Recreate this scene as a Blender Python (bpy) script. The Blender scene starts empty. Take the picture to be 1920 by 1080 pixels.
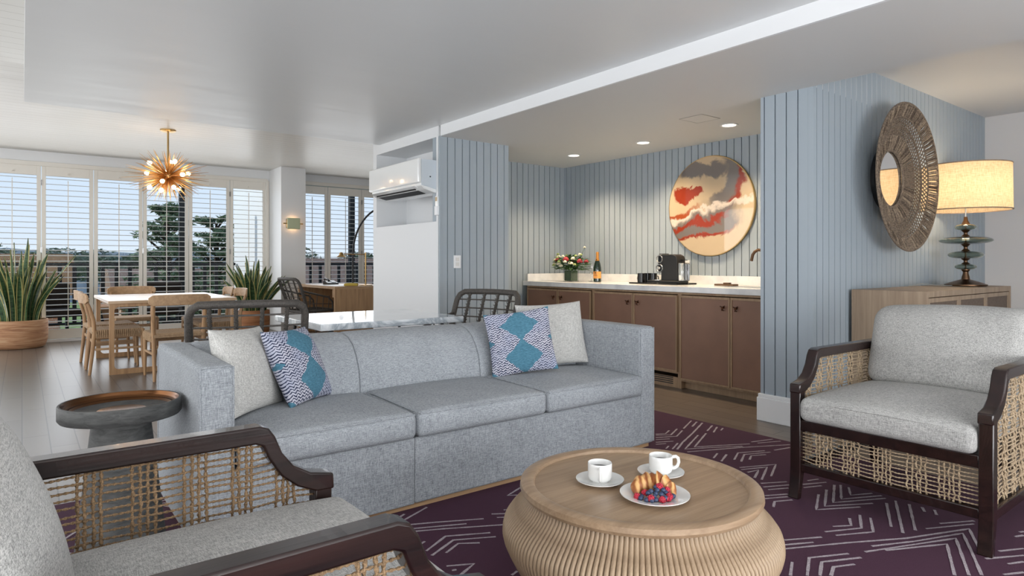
import bpy, math, random
from mathutils import Vector, Matrix
S = bpy.context.scene
COL = S.collection
R = math.radians
# ------------------------------------------------------------------ camera
cd = bpy.data.cameras.new('camera'); cam = bpy.data.objects.new('camera', cd); COL.objects.link(cam)
cam.location = (0, 0, 1.112); cam.rotation_euler = (R(90), 0, R(-37.52))
cd.sensor_width = 36; cd.lens = 1196.2/1920*36; cd.shift_y = -46.6/1920; cd.clip_start = 0.02; cd.clip_end = 500
S.camera = cam
# ------------------------------------------------------------------ world, exposure
S.view_settings.view_transform = 'Standard'; S.view_settings.look = 'None'
S.view_settings.exposure = 0.0; S.view_settings.gamma = 1.0; S.view_settings.use_curve_mapping = False
w = bpy.data.worlds.new('world'); S.world = w; w.use_nodes = True
wn = w.node_tree; bg = wn.nodes['Background']
tc = wn.nodes.new('ShaderNodeTexCoord'); sp = wn.nodes.new('ShaderNodeSeparateXYZ'); cr = wn.nodes.new('ShaderNodeValToRGB')
wn.links.new(tc.outputs['Generated'], sp.inputs[0]); wn.links.new(sp.outputs[2], cr.inputs[0]); wn.links.new(cr.outputs[0], bg.inputs[0])
cr.color_ramp.elements[0].position = 0.0; cr.color_ramp.elements[0].color = (.76, .84, .95, 1)
cr.color_ramp.elements[1].position = 0.55; cr.color_ramp.elements[1].color = (.36, .52, .80, 1)
e = cr.color_ramp.elements.new(.16); e.color = (.62, .75, .93, 1)
bg.inputs[1].default_value = 1.15
# ------------------------------------------------------------------ sun on the garden side, added area lamps that brighten the room
def light(name, typ, loc, rot, energy, color, **kw):
    l = bpy.data.lights.new(name, typ); o = bpy.data.objects.new(name, l); COL.objects.link(o)
    o.location = loc; o.rotation_euler = rot; l.energy = energy; l.color = color
    for k, v in kw.items(): setattr(l, k, v)
    return o
light('sun', 'SUN', (0, 0, 10), Vector((.7, -.35, -.5)).to_track_quat('-Z', 'Y').to_euler(), 3.2, (1, .95, .88), angle=R(2))
FILL_TINT = (.97, .985, 1.0)
light('left_fill_far', 'AREA', (-2.42, 6.6, 1.35), (0, R(-90), 0), 120, FILL_TINT, shape='RECTANGLE', size=2.0, size_y=7.6)  # added fill lamp by the closed left wall, towards the dining end
light('left_fill_near', 'AREA', (-2.40, -.1, 1.35), (0, R(-105), 0), 110, FILL_TINT, shape='RECTANGLE', size=2.0, size_y=3.6)  # added fill lamp by the closed left wall near the camera, tilted up
light('rear_fill', 'AREA', (1.4, -2.40, 1.30), (R(112), 0, 0), 300, FILL_TINT, shape='RECTANGLE', size=5.6, size_y=1.9)  # added fill lamp before the closed rear wall, tilted up to brighten the ceilings
light('garden_window_fill', 'AREA', (.7, 10.95, 1.3), (R(-90), 0, 0), 55, FILL_TINT, shape='RECTANGLE', size=4.6, size_y=2.2)  # added lamp inside the garden shutters, on top of the sky's own light
light('study_window_fill', 'AREA', (5.0, 10.95, 1.3), (R(-90), 0, 0), 25, FILL_TINT, shape='RECTANGLE', size=2.2, size_y=2.2)  # added lamp inside the study shutters, strengthening the sky light there
# ------------------------------------------------------------------ mesh builder
class MB:
    def __init__(s): s.v = []; s.f = []; s.m = []; s.M = None
    def add(s, vs, fs, mi=0):
        b = len(s.v)
        if s.M is not None: vs = [s.M @ Vector(p) for p in vs]
        s.v += [tuple(p) for p in vs]; s.f += [tuple(b+i for i in f) for f in fs]; s.m += [mi]*len(fs)
        return s
    def box(s, x0, x1, y0, y1, z0, z1, mi=0):
        x0, x1 = min(x0, x1), max(x0, x1); y0, y1 = min(y0, y1), max(y0, y1); z0, z1 = min(z0, z1), max(z0, z1)
        v = [(x0,y0,z0),(x1,y0,z0),(x1,y1,z0),(x0,y1,z0),(x0,y0,z1),(x1,y0,z1),(x1,y1,z1),(x0,y1,z1)]
        return s.add(v, [(0,3,2,1),(4,5,6,7),(0,1,5,4),(1,2,6,5),(2,3,7,6),(3,0,4,7)], mi)
    def prism(s, poly, axis, a, b, mi=0):
        # poly in the plane perpendicular to axis: axis 'y' -> (x,z), 'x' -> (y,z), 'z' -> (x,y)
        def P(p, t): return {'y': (p[0], t, p[1]), 'x': (t, p[0], p[1]), 'z': (p[0], p[1], t)}[axis]
        n = len(poly); area = sum(poly[i][0]*poly[(i+1)%n][1]-poly[(i+1)%n][0]*poly[i][1] for i in range(n))
        if area < 0: poly = poly[::-1]
        v = [P(p, a) for p in poly]+[P(p, b) for p in poly]
        fl = (axis == 'y') != (b < a)
        fs = [tuple(range(n-1, -1, -1)), tuple(range(n, 2*n))]+[(i, (i+1)%n, n+(i+1)%n, n+i) for i in range(n)]
        if fl: fs = [f[::-1] for f in fs]
        return s.add(v, fs, mi)
    def rings(s, rings, closed=False, caps=True, mi=0):
        n = len(rings[0]); v = [p for r in rings for p in r]; fs = []
        m = len(rings)
        for i in range(m if closed else m-1):
            j = (i+1) % m
            for k in range(n): fs.append((i*n+k, i*n+(k+1)%n, j*n+(k+1)%n, j*n+k))
        if caps and not closed: fs += [tuple(range(n-1, -1, -1)), tuple((m-1)*n+k for k in range(n))]
        return s.add(v, fs, mi)
    def frames(s, pts, closed=False):
        pts = [Vector(p) for p in pts]; n = len(pts); out = []; u = None
        for i, p in enumerate(pts):
            a = pts[(i-1) % n] if (i or closed) else p; b = pts[(i+1) % n] if (i < n-1 or closed) else p
            t = (b-a)
            t = t.normalized() if t.length > 1e-9 else Vector((0, 0, 1))
            if u is None:
                u = t.cross(Vector((0, 0, 1)))
                if u.length < .05: u = t.cross(Vector((1, 0, 0)))
            u = (u - t*u.dot(t)); u.normalize(); out.append((p, t, u, t.cross(u)))
        return out
    def tube(s, pts, r, n=8, closed=False, mi=0, flat=1.0):
        rr = []; F = s.frames(pts, closed); N = len(F)
        for i, (p, t, u, w_) in enumerate(F):
            q = r[i] if isinstance(r, (list, tuple)) else r
            rr.append([p+u*q*math.cos(2*math.pi*k/n)+w_*q*flat*math.sin(2*math.pi*k/n) for k in range(n)])
        return s.rings(rr, closed, True, mi)
    def rope(s, pts, r, pitch=.016, n=6, mi=0):
        P = [Vector(p) for p in pts]; out = []
        for a, b in zip(P[:-1], P[1:]):
            k = max(1, int((b-a).length/(pitch/4)))
            out += [a.lerp(b, i/k) for i in range(k)]
        out.append(P[-1]); rr = []; L = 0; prev = out[0]
        for (p, t, u, w_) in s.frames(out):
            L += (p-prev).length; prev = p; ph = math.pi*L/pitch
            rr.append([p+(u*math.cos(a)+w_*math.sin(a))*r*(1+.38*math.cos(2*(a-ph))) for a in [2*math.pi*k/n for k in range(n)]])
        return s.rings(rr, False, True, mi)
    def lathe(s, prof, c=(0, 0, 0), n=32, mi=0, open_=False):
        v = []; fs = []
        m = len(prof)
        for (r, z) in prof:
            r = max(r, 1e-5)
            for k in range(n): a = 2*math.pi*k/n; v.append((c[0]+r*math.cos(a), c[1]+r*math.sin(a), c[2]+z))
        for i in range(m-1):
            for k in range(n): fs.append((i*n+k, i*n+(k+1) % n, (i+1)*n+(k+1) % n, (i+1)*n+k))
        if not open_:
            fs.append(tuple(range(n-1, -1, -1))); fs.append(tuple((m-1)*n+k for k in range(n)))
        return s.add(v, fs, mi)
    def soft(s, x0, x1, y0, y1, z0, z1, r=.03, top=0, bot=0, front=0, side=0, n=14, mi=0, fn=None):
        hx, hy, hz = (x1-x0)/2, (y1-y0)/2, (z1-z0)/2; c = ((x0+x1)/2, (y0+y1)/2, (z0+z1)/2); h = (hx, hy, hz)
        r = min(r, hx, hy, hz)
        idx = {}; vs = []; fs = []
        def par(h_):
            e_ = [1-(r/h_)*(1-q) for q in (0, .35, .7)]
            e_ = [1, 1-(r/h_)*.35, 1-(r/h_)*.7, 1-(r/h_)]
            a = e_[3]; inner = [a*(-1+2*i/n) for i in range(1, n)]
            return [-q for q in e_]+inner+e_[::-1]
        pr = [par(q) for q in h]
        def vert(p):
            q = [p[i]*h[i] for i in range(3)]
            inn = [max(-(h[i]-r), min(h[i]-r, q[i])) for i in range(3)]
            d = Vector([q[i]-inn[i] for i in range(3)])
            d = d.normalized()*r if d.length > 1e-9 else d
            o = [inn[i]+d[i] for i in range(3)]
            ax, ay, az = [max(0, 1-(o[i]/h[i])**2) for i in range(3)]
            if top and o[2] > 0: o[2] += top*ax**.6*ay**.6*(o[2]/hz)
            if bot and o[2] < 0: o[2] -= bot*ax*ay
            if front: o[1] += front*ax*az*(o[1]/hy)
            if side: o[0] += side*ay*az*(o[0]/hx)
            return (o[0]+c[0], o[1]+c[1], o[2]+c[2])
        def gi(p):
            v = vert(p); k = tuple(round(t_, 5) for t_ in v)
            if k not in idx:
                idx[k] = len(vs); vs.append(fn(v) if fn else v)
            return idx[k]
        for ax in range(3):
            a, b = [(1, 2), (2, 0), (0, 1)][ax]
            for sg in (-1, 1):
                for i in range(len(pr[a])-1):
                    for j in range(len(pr[b])-1):
                        q = []
                        for (ii, jj) in ((i, j), (i+1, j), (i+1, j+1), (i, j+1)):
                            p = [0, 0, 0]; p[ax] = sg; p[a] = pr[a][ii]; p[b] = pr[b][jj]; q.append(gi(p))
                        if sg < 0: q = q[::-1]
                        qq = [];
                        for t_ in q:
                            if t_ not in qq: qq.append(t_)
                        if len(qq) >= 3: fs.append(tuple(qq))
        return s.add(vs, fs, mi)
    def pillow(s, w_, h_, t_, n=26, sag=.06, mi=0):
        # in the XZ plane, base at z = 0, thickness along Y
        vs = []; fs = []; fr = {}; bk = {}
        for i in range(n+1):
            for j in range(n+1):
                u = math.sin(math.pi/2*(2*i/n-1)); v = math.sin(math.pi/2*(2*j/n-1))
                th = t_/2*max(0, (1-u*u)*(1-v*v))**.42*(1+.05*math.sin(3*u+1)+.04*math.sin(4*v))
                x = w_/2*u*(1-sag*(1-v*v)*abs(u)); z = h_/2+h_/2*v*(1-sag*(1-u*u)*abs(v))
                fr[i, j] = len(vs); vs.append((x, -th, z))
                if 0 < i < n and 0 < j < n: bk[i, j] = len(vs); vs.append((x, th, z))
                else: bk[i, j] = fr[i, j]
        for i in range(n):
            for j in range(n):
                fs.append((fr[i,j], fr[i+1,j], fr[i+1,j+1], fr[i,j+1])); fs.append((bk[i,j], bk[i,j+1], bk[i+1,j+1], bk[i+1,j]))
        return s.add(vs, fs, mi)
    def ball(s, c, r, n=10, sc=(1, 1, 1), mi=0):
        m = n; prof = [(math.sin(math.pi*i/m), -math.cos(math.pi*i/m)) for i in range(m+1)]
        v = []; fs = []
        for (a, z) in prof:
            for k in range(n*2):
                t = math.pi*k/n; v.append((c[0]+r*sc[0]*max(a, 1e-4)*math.cos(t), c[1]+r*sc[1]*max(a, 1e-4)*math.sin(t), c[2]+r*sc[2]*z))
        N = 2*n
        for i in range(m):
            for k in range(N): fs.append((i*N+k, i*N+(k+1) % N, (i+1)*N+(k+1) % N, (i+1)*N+k))
        return s.add(v, fs, mi)
def obj(name, mb, mat, parent=None, org=None, bevel=0, smooth=35, seg=2):
    me = bpy.data.meshes.new(name)
    v = mb.v
    if org is None and parent is not None and parent.get('_w'): org = parent['_o']
    if org is not None: v = [(p[0]-org[0], p[1]-org[1], p[2]-org[2]) for p in v]
    me.from_pydata(v, [], mb.f); me.validate()
    mats = mat if isinstance(mat, (list, tuple)) else [mat]
    for m in mats: me.materials.append(m)
    if len(mats) > 1 and len(me.polygons) == len(mb.m): me.polygons.foreach_set('material_index', mb.m)
    if smooth:
        me.polygons.foreach_set('use_smooth', [True]*len(me.polygons)); me.set_sharp_from_angle(angle=R(smooth))
    me.update()
    o = bpy.data.objects.new(name, me); COL.objects.link(o)
    if parent is not None: o.parent = parent
    elif org is not None: o.location = org
    if bevel:
        b = o.modifiers.new('bevel', 'BEVEL'); b.width = bevel; b.segments = seg; b.limit_method = 'ANGLE'; b.angle_limit = R(40)
        try: b.harden_normals = False
        except Exception: pass
    return o
def tag(o, label, cat, group=None):
    o['label'] = label; o['category'] = cat
    if group: o['group'] = group
    return o
def thing(name, label, cat, loc=(0, 0, 0), rz=0, group=None, world=False):
    o = bpy.data.objects.new(name, None); COL.objects.link(o); o.empty_display_size = .1
    o.location = loc; o.rotation_euler = (0, 0, rz); tag(o, label, cat, group)
    if world: o['_w'] = 1; o['_o'] = loc
    return o
def struct(name, mb, mat, parent=None, bevel=0, smooth=0):
    o = obj(name, mb, mat, parent, bevel=bevel, smooth=smooth)
    if parent is None: o['kind'] = 'structure'
    return o
def dup(root, loc, rz=None, label=None, group=None):
    r = root.copy(); COL.objects.link(r); r.location = loc
    if rz is not None: r.rotation_euler = (0, 0, rz)
    if label: r['label'] = label
    if group: r['group'] = group
    for ch in list(root.children):
        c = ch.copy(); COL.objects.link(c); c.parent = r
        for g in list(ch.children):
            d = g.copy(); COL.objects.link(d); d.parent = c
    return r
# ------------------------------------------------------------------ materials
def hexc(h):
    c = [int(h[i:i+2], 16)/255 for i in (0, 2, 4)]
    return tuple(x/12.92 if x <= .04045 else ((x+.055)/1.055)**2.4 for x in c)+(1,)
class G:
    def __init__(s, name):
        s.m = bpy.data.materials.new(name); s.m.use_nodes = True; s.t = s.m.node_tree; s.b = s.t.nodes['Principled BSDF']
        s._c = None
    def n(s, t, **kw):
        o = s.t.nodes.new('ShaderNode'+t)
        for k, v in kw.items(): setattr(o, k, v)
        return o
    def l(s, a, b): s.t.links.new(a, b)
    def inp(s, sock, v):
        if hasattr(v, 'is_output'): s.l(v, sock)
        else: sock.default_value = v
    def set(s, **kw):
        for k, v in kw.items(): s.inp(s.b.inputs[k.replace('_', ' ')], v)
        return s
    def co(s, scale=(1, 1, 1), rot=(0, 0, 0), loc=(0, 0, 0)):
        if s._c is None: s._c = s.n('TexCoord').outputs['Object']
        m = s.n('Mapping'); s.l(s._c, m.inputs[0]); m.inputs['Scale'].default_value = scale; m.inputs['Rotation'].default_value = rot; m.inputs['Location'].default_value = loc
        return m.outputs[0]
    def noise(s, scale, co=None, detail=3, rough=.5, dist=0):
        o = s.n('TexNoise'); s.inp(o.inputs['Vector'], co if co is not None else s.co()); o.inputs['Scale'].default_value = scale
        o.inputs['Detail'].default_value = detail; o.inputs['Roughness'].default_value = rough; o.inputs['Distortion'].default_value = dist
        return o.outputs['Fac']
    def math(s, op, a, b=0.0, c=None):
        o = s.n('Math', operation=op); s.inp(o.inputs[0], a); s.inp(o.inputs[1], b)
        if c is not None: s.inp(o.inputs[2], c)
        return o.outputs[0]
    def ramp(s, fac, stops):
        o = s.n('ValToRGB'); s.inp(o.inputs[0], fac); el = o.color_ramp.elements
        for i, (p, c) in enumerate(stops):
            if i < 2: el[i].position = p; el[i].color = c
            else: q = el.new(p); q.color = c
        return o.outputs[0]
    def mix(s, f, a, b, mode='MIX'):
        o = s.n('Mix', data_type='RGBA', blend_type=mode); s.inp(o.inputs[0], f); s.inp(o.inputs[6], a); s.inp(o.inputs[7], b); return o.outputs[2]
    def bump(s, h, dist=.002, strength=.5):
        o = s.n('Bump'); s.l(h, o.inputs['Height']); o.inputs['Distance'].default_value = dist; o.inputs['Strength'].default_value = strength
        s.l(o.outputs[0], s.b.inputs['Normal']); return s
def plain(name, c, rough=.5, metal=0, noise=0.0, **kw):
    g = G(name); col = hexc(c)
    if noise:
        f = g.noise(6, detail=4)
        d = tuple(x*(1-noise) for x in col[:3])+(1,); g.set(Base_Color=g.ramp(f, [(.3, d), (.7, col)]))
    else: g.set(Base_Color=col)
    g.set(Roughness=rough, Metallic=metal)
    for k, v in kw.items(): g.set(**{k: v})
    return g.m
def fabric(name, c1, c2, s=1.0, rough=.95, bump=.0015, lo=.40, hi=.60):
    g = G(name)
    a = g.noise(1, g.co((900*s, 900*s, 90*s)), 2); b = g.noise(1, g.co((90*s, 900*s, 900*s)), 2); c = g.noise(1, g.co((900*s, 90*s, 900*s)), 2)
    f = g.math('DIVIDE', g.math('ADD', g.math('ADD', a, b), c), 3.0)
    big = g.noise(5, detail=2)
    f2 = g.math('ADD', f, g.math('MULTIPLY', g.math('SUBTRACT', big, .5), .08))
    col = g.ramp(f2, [(lo, hexc(c1)), (hi, hexc(c2))]); g.set(Base_Color=col, Roughness=rough, Sheen_Weight=.05)
    g.bump(f, bump, .6); return g.m
def wood(name, c1, c2, axis=0, rough=.45, s=1.0, coat=0.0):
    g = G(name); sc = [28*s, 28*s, 28*s]; sc[axis] = 1.6*s
    a = g.noise(1, g.co(tuple(sc)), 5, .6, .4); sc2 = [160*s]*3; sc2[axis] = 4*s
    b = g.noise(1, g.co(tuple(sc2)), 2)
    f = g.math('ADD', g.math('MULTIPLY', a, .7), g.math('MULTIPLY', b, .3))
    g.set(Base_Color=g.ramp(f, [(.36, hexc(c1)), (.62, hexc(c2))]), Roughness=rough, Coat_Weight=coat); g.bump(b, .0006, .3); return g.m
def glass(name, c='ffffff', rough=0.0, ior=1.45, thin=False):
    g = G(name)
    if thin:
        t = g.t; tr = g.n('BsdfTransparent'); gl = g.n('BsdfGlossy'); mx = g.n('MixShader'); tr.inputs[0].default_value = hexc(c); gl.inputs['Roughness'].default_value = rough
        fr = g.n('Fresnel'); fr.inputs[0].default_value = ior
        g.l(fr.outputs[0], mx.inputs[0]); g.l(tr.outputs[0], mx.inputs[1]); g.l(gl.outputs[0], mx.inputs[2]); g.l(mx.outputs[0], t.nodes['Material Output'].inputs[0])
    else: g.set(Base_Color=hexc(c), Transmission_Weight=1.0, Roughness=rough, IOR=ior)
    return g.m
def emit(name, c, st):
    g = G(name); g.set(Base_Color=hexc(c), Emission_Color=hexc(c), Emission_Strength=st); return g.m
M = {}
g = G('ceiling_paint'); f = g.noise(1, g.co((1.2, 9, 1)), 4, .6); g.set(Base_Color=hexc('dcdedf'), Roughness=g.math('ADD', g.math('MULTIPLY', f, .18), .27)); M['ceil'] = g.m
g = G('board_ceiling_paint'); wv = g.n('TexWave', wave_type='BANDS', bands_direction='Y', wave_profile='SAW'); g.l(g.co(), wv.inputs[0]); wv.inputs['Scale'].default_value = 2.24; wv.inputs['Distortion'].default_value = 0
f = g.noise(1, g.co((1.2, 9, 1)), 4, .6)
gr = g.math('GREATER_THAN', wv.outputs['Fac'], .06)
g.set(Base_Color=g.mix(gr, hexc('b4b1ab'), hexc('cfcdc8')), Roughness=g.math('ADD', g.math('MULTIPLY', f, .2), .25)); g.bump(gr, .002, .5); M['ceil2'] = g.m
M['soffit'] = plain('soffit_paint', 'dcdcdb', .5)
M['white'] = plain('white_paint', 'e6e8ea', .5); M['trimwhite'] = plain('trim_white_paint', 'eef0f2', .35)
M['wallgrey'] = plain('pale_grey_wall_paint', 'd2d2d3', .55)
M['blue'] = plain('blue_grey_board_paint', 'a3aeb7', .5)
M['shutter'] = plain('shutter_white_paint', 'e4e0d8', .4)
g = G('floor_planks'); br = g.n('TexBrick'); g.l(g.co(rot=(0, 0, R(90)), loc=(0.002, 0, 0)), br.inputs['Vector'])
br.offset = .37; br.inputs['Scale'].default_value = 1; br.inputs['Brick Width'].default_value = .95; br.inputs['Row Height'].default_value = .138; br.inputs['Mortar Size'].default_value = .0035
br.inputs['Color1'].default_value = hexc('6e645b'); br.inputs['Color2'].default_value = hexc('625850'); br.inputs['Mortar'].default_value = hexc('332c26'); br.inputs['Bias'].default_value = 0
f = g.noise(1, g.co((30, 1.2, 1)), 3, .5, .1)
g.set(Base_Color=g.mix(g.math('MULTIPLY', f, .22), br.outputs['Color'], hexc('5a4f47')), Roughness=.3); g.bump(g.math('SUBTRACT', 1.0, br.outputs['Fac']), .0012, .4); M['floor'] = g.m
g = G('purple_rug'); f = g.noise(420, detail=2); f2 = g.noise(3, detail=3)
g.set(Base_Color=g.mix(g.math('MULTIPLY', f2, .5), g.ramp(f, [(.3, hexc('341a2c')), (.7, hexc('4f2a40'))]), hexc('48243c')), Roughness=1); g.bump(f, .003, .6); M['rug'] = g.m
g = G('rug_line_yarn'); f = g.noise(300, detail=2); g.set(Base_Color=g.ramp(f, [(.35, hexc('8d8089')), (.65, hexc('bdb4b8'))]), Roughness=1); g.bump(f, .003, .6); M['rugline'] = g.m
M['sofa'] = fabric('sofa_grey_fabric', '767b81', 'b6bbc0', .6)
M['chairfab'] = fabric('armchair_grey_weave', '80807e', 'c4c3c0', .55)
M['pilwhite'] = fabric('pillow_ivory_weave', 'a3a29f', 'd6d5d1', .4)
M['oak'] = wood('light_oak', 'a07f5e', 'c29f79', 0, .45); M['oakz'] = wood('light_oak_upright', '9c7856', 'c09a72', 2, .45)
M['oaktop'] = wood('oiled_oak_top', 'b89878', 'd2b595', 0, .22)
M['ctop'] = wood('coffee_table_veneer', '8d745b', 'a98f74', 0, .32); M['crib'] = wood('coffee_table_ribs', '88725a', 'a89177', 2, .5)
M['cabwood'] = wood('cabinet_oak_frame', '8d7258', 'a58a6d', 2, .5); M['cabpanel'] = plain('brown_leather_panel', '876553', .5, noise=.12)
M['credwood'] = wood('credenza_oak', '8f7a66', 'a8937c', 2, .5)
M['dark'] = wood('dark_mahogany', '130a09', '2a1815', 0, .25, coat=.3)
M['bronze'] = plain('aged_bronze', '6b5340', .35, 1); M['brass'] = plain('brushed_brass', 'c0a06c', .3, 1); M['gold'] = plain('warm_gold_metal', 'dcb27a', .38, 1)
M['knob'] = plain('bronze_knob', '5f4030', .3, 1)
M['steel'] = plain('brushed_steel', 'b5b5b5', .3, 1); M['black'] = plain('black_plastic', '101113', .25); M['blackmatte'] = plain('black_painted_metal', '1c1d20', .5)
M['rope'] = fabric('jute_rope', '5d4932', '9b7f60', .5, bump=.001); M['rope2'] = fabric('pale_jute_rope', '857059', 'bfab8e', .5, bump=.001)
M['wicker'] = fabric('grey_brown_wicker', '2c2a28', '57514b', .35, .6)
M['cord'] = fabric('paper_cord', '8f7355', 'c0a382', .3, .8)
g = G('grey_marble'); f = g.noise(2.2, detail=8, rough=.62, dist=1.8); a = g.math('ABSOLUTE', g.math('SUBTRACT', f, .5)); f3 = g.noise(9, detail=6)
g.set(Base_Color=g.mix(g.math('MULTIPLY', f3, .35), g.ramp(a, [(0, hexc('8e979f')), (.05, hexc('c9ced2')), (.14, hexc('e9ebec'))]), hexc('b8bfc5')), Roughness=.08, Coat_Weight=.3); M['marble'] = g.m
g = G('white_quartz'); f = g.noise(7, detail=6); g.set(Base_Color=g.ramp(f, [(.3, hexc('d3d4d6')), (.6, hexc('ececec'))]), Roughness=.2); M['quartz'] = g.m
M['ceramic'] = plain('white_porcelain', 'e2e2e0', .12, Coat_Weight=.5); M['coffee'] = plain('black_coffee', '1a0c06', .05)
g = G('charcoal_wood'); f = g.noise(1, g.co((14, 14, 60)), 5, .7, .6); g.set(Base_Color=g.ramp(f, [(.3, hexc('2c2d2d')), (.7, hexc('5b5c5b'))]), Roughness=.6); g.bump(f, .002, .5); M['charcoal'] = g.m
M['copper'] = plain('brown_bronze_tray', '6d4a30', .22, 1, noise=.25)
g = G('banded_clay'); f = g.noise(1, g.co((3, 3, 46)), 4, .6, .5); g.set(Base_Color=g.ramp(f, [(.3, hexc('8f6247')), (.5, hexc('b78a66')), (.7, hexc('cfae8c'))]), Roughness=.75); g.bump(f, .004, .4); M['clay'] = g.m
g = G('banded_terracotta'); f = g.noise(1, g.co((3, 3, 40), loc=(2, 1, .3)), 4, .6, .5); g.set(Base_Color=g.ramp(f, [(.3, hexc('9a6442')), (.7, hexc('c58e62'))]), Roughness=.75); g.bump(f, .004, .4); M['terra'] = g.m
g = G('snake_leaf'); f = g.noise(1, g.co((20, 20, 45)), 3, .6, .8); g.set(Base_Color=g.ramp(f, [(.35, hexc('1c3a24')), (.65, hexc('4b6a45'))]), Roughness=.35); M['leaf'] = g.m
M['leafedge'] = plain('snake_leaf_margin', 'b9b070', .4); M['soil'] = plain('dark_soil', '2d2219', .95)
M['mirror'] = plain('mirror_silver', 'f2f2f2', .02, 1); M['seagrass'] = fabric('brown_seagrass', '4a3e34', '92806d', .2, .8, bump=.003)
g = G('lamp_shade_linen'); a = g.noise(1, g.co((300, 300, 25)), 2); b = g.noise(1, g.co((25, 25, 420)), 2); f = g.math('MULTIPLY', g.math('ADD', a, b), .5)
g.set(Base_Color=g.ramp(f, [(.32, hexc('c3a47c')), (.66, hexc('ead6b2'))]), Roughness=.9)
tl = g.n('BsdfTranslucent'); g.l(g.ramp(f, [(.32, hexc('cbaa80')), (.66, hexc('f2e0c2'))]), tl.inputs[0]); mx = g.n('MixShader'); mx.inputs[0].default_value = .55
g.l(g.b.outputs[0], mx.inputs[1]); g.l(tl.outputs[0], mx.inputs[2]); g.l(mx.outputs[0], g.t.nodes['Material Output'].inputs[0]); M['shade'] = g.m
M['smokeglass'] = glass('green_grey_glass', 'c9d2cb'); M['clearglass'] = glass('clear_glass', 'ffffff')
M['pane'] = glass('window_glass', 'f8fafa', 0, 1.08, thin=True)
M['bulb'] = emit('warm_bulb', 'ffdcaa', 20); M['spot'] = emit('spot_lens', 'fff1dc', 6)
M['sg2'] = fabric('dark_seagrass', '332a22', '6e5d4d', .2, .8); M['sg3'] = fabric('pale_seagrass', '6e5f50', 'ab9880', .2, .8)
# ================================================================== THE ROOM
H2, HT, HC, HR = 2.285, 2.383, 2.675, 2.54
struct('floor', MB().box(-2.6, 7.7, -2.6, 11.2, -.1, 0), M['floor'])
struct('ceiling_1', MB().box(.012, 3.055, -2.5, 6.32, HT, HC+.05), M['ceil'])
struct('ceiling_2', MB().box(-2.6, 7.7, 6.32, 11.2, HC, HC+.12).box(-2.6, .012, -2.6, 6.32, HC, HC+.12), M['ceil2'])
struct('ceiling_3', MB().box(3.075, 3.857, 2.14, 5.09, H2, HC).box(3.857, 5.45, 2.14, 5.9, H2, HC).box(3.075, 4.16, -2.5, 2.14, H2, HC), M['soffit'])
struct('ceiling_4', MB().box(4.16, 7.7, -2.6, 2.14, HR, HC+.05), M['soffit'])
struct('trim_1', MB().box(3.055, 3.075, -2.5, 5.06, H2, HC), M['trimwhite'])                 # white fascia along the soffit
def board_wall(a0, a1, z0, z1, face, back, axis, pitch, phase, sgn):
    # vertical boards with grooves along 'axis' direction; face = coordinate of the visible face, back = the hidden one
    g_, d_ = .0042, .030; xs = []; k = math.ceil((a0-phase)/pitch)
    p = [(a0, back), (a0, face)]
    while phase+k*pitch < a1-.01:
        c = phase+k*pitch; k += 1
        if c < a0+.01: continue
        p += [(c-g_, face), (c-g_*.8, face+sgn*d_), (c+g_*.8, face+sgn*d_), (c+g_, face)]
    p += [(a1, face), (a1, back)]
    if axis == 'y': p = [(b, a) for a, b in p]
    return MB().prism(p, 'z', z0, z1)
# mirror partition: boards on the side facing the sitting area, end face and kitchenette side
struct('wall_mirror_side', board_wall(4.16, 7.49, 0, HC, 2.138, 2.175, 'x', .0820, 4.206, 1), M['blue'])
struct('wall_partition_end', board_wall(2.1755, 2.519, 0, H2, 4.16, 4.3, 'y', .0820, 2.245, 1), M['blue'])
struct('wall_partition_core', MB().box(4.29, 7.49, 2.176, 2.515, 0, HC), M['blue'])
struct('wall_kitchenette_back', board_wall(2.519, 5.86, 0, H2, 5.31, 5.45, 'y', .0802, 3.247, 1), M['blue'])
struct('wall_kitchenette_left', board_wall(3.86, 5.45, 0, H2, 5.86, 5.96, 'x', .0830, 4.494, 1), M['blue'])
struct('wall_blue_return', board_wall(3.067, 3.857, 0, H2, 5.08, 5.22, 'x', .0822, 3.144, 1), M['blue'])
m = MB().box(3.80, 3.857, 5.09, 5.90, 0, H2); struct('wall_blue_end', m, M['blue'])
# white block that carries the air conditioner, with its niche
m = MB(); x0, x1 = 3.055, 3.80; ya, yb = 5.10, 6.475; na, nb, zc, zd = 5.135, 6.395, 1.50, 2.285
m.box(x0, x1, ya, na, 0, HC).box(x0, x1, nb, yb, 0, HC).box(x0, x1, na, nb, 0, zc).box(x0, x1, na, nb, zd, HC).box(3.42, x1, na, nb, zc, zd)
struct('wall_white_block', m, M['white'])
struct('trim_2', MB().box(3.05, 3.066, 5.068, 5.083, 0, H2), M['blue'])
struct('wall_kitchenette_rear', MB().box(3.8, 7.49, 5.97, 6.475, 0, HC), M['white'])
struct('wall_right', MB().box(7.49, 7.6, -2.6, 11.2, 0, HC), M['wallgrey'])
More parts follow.
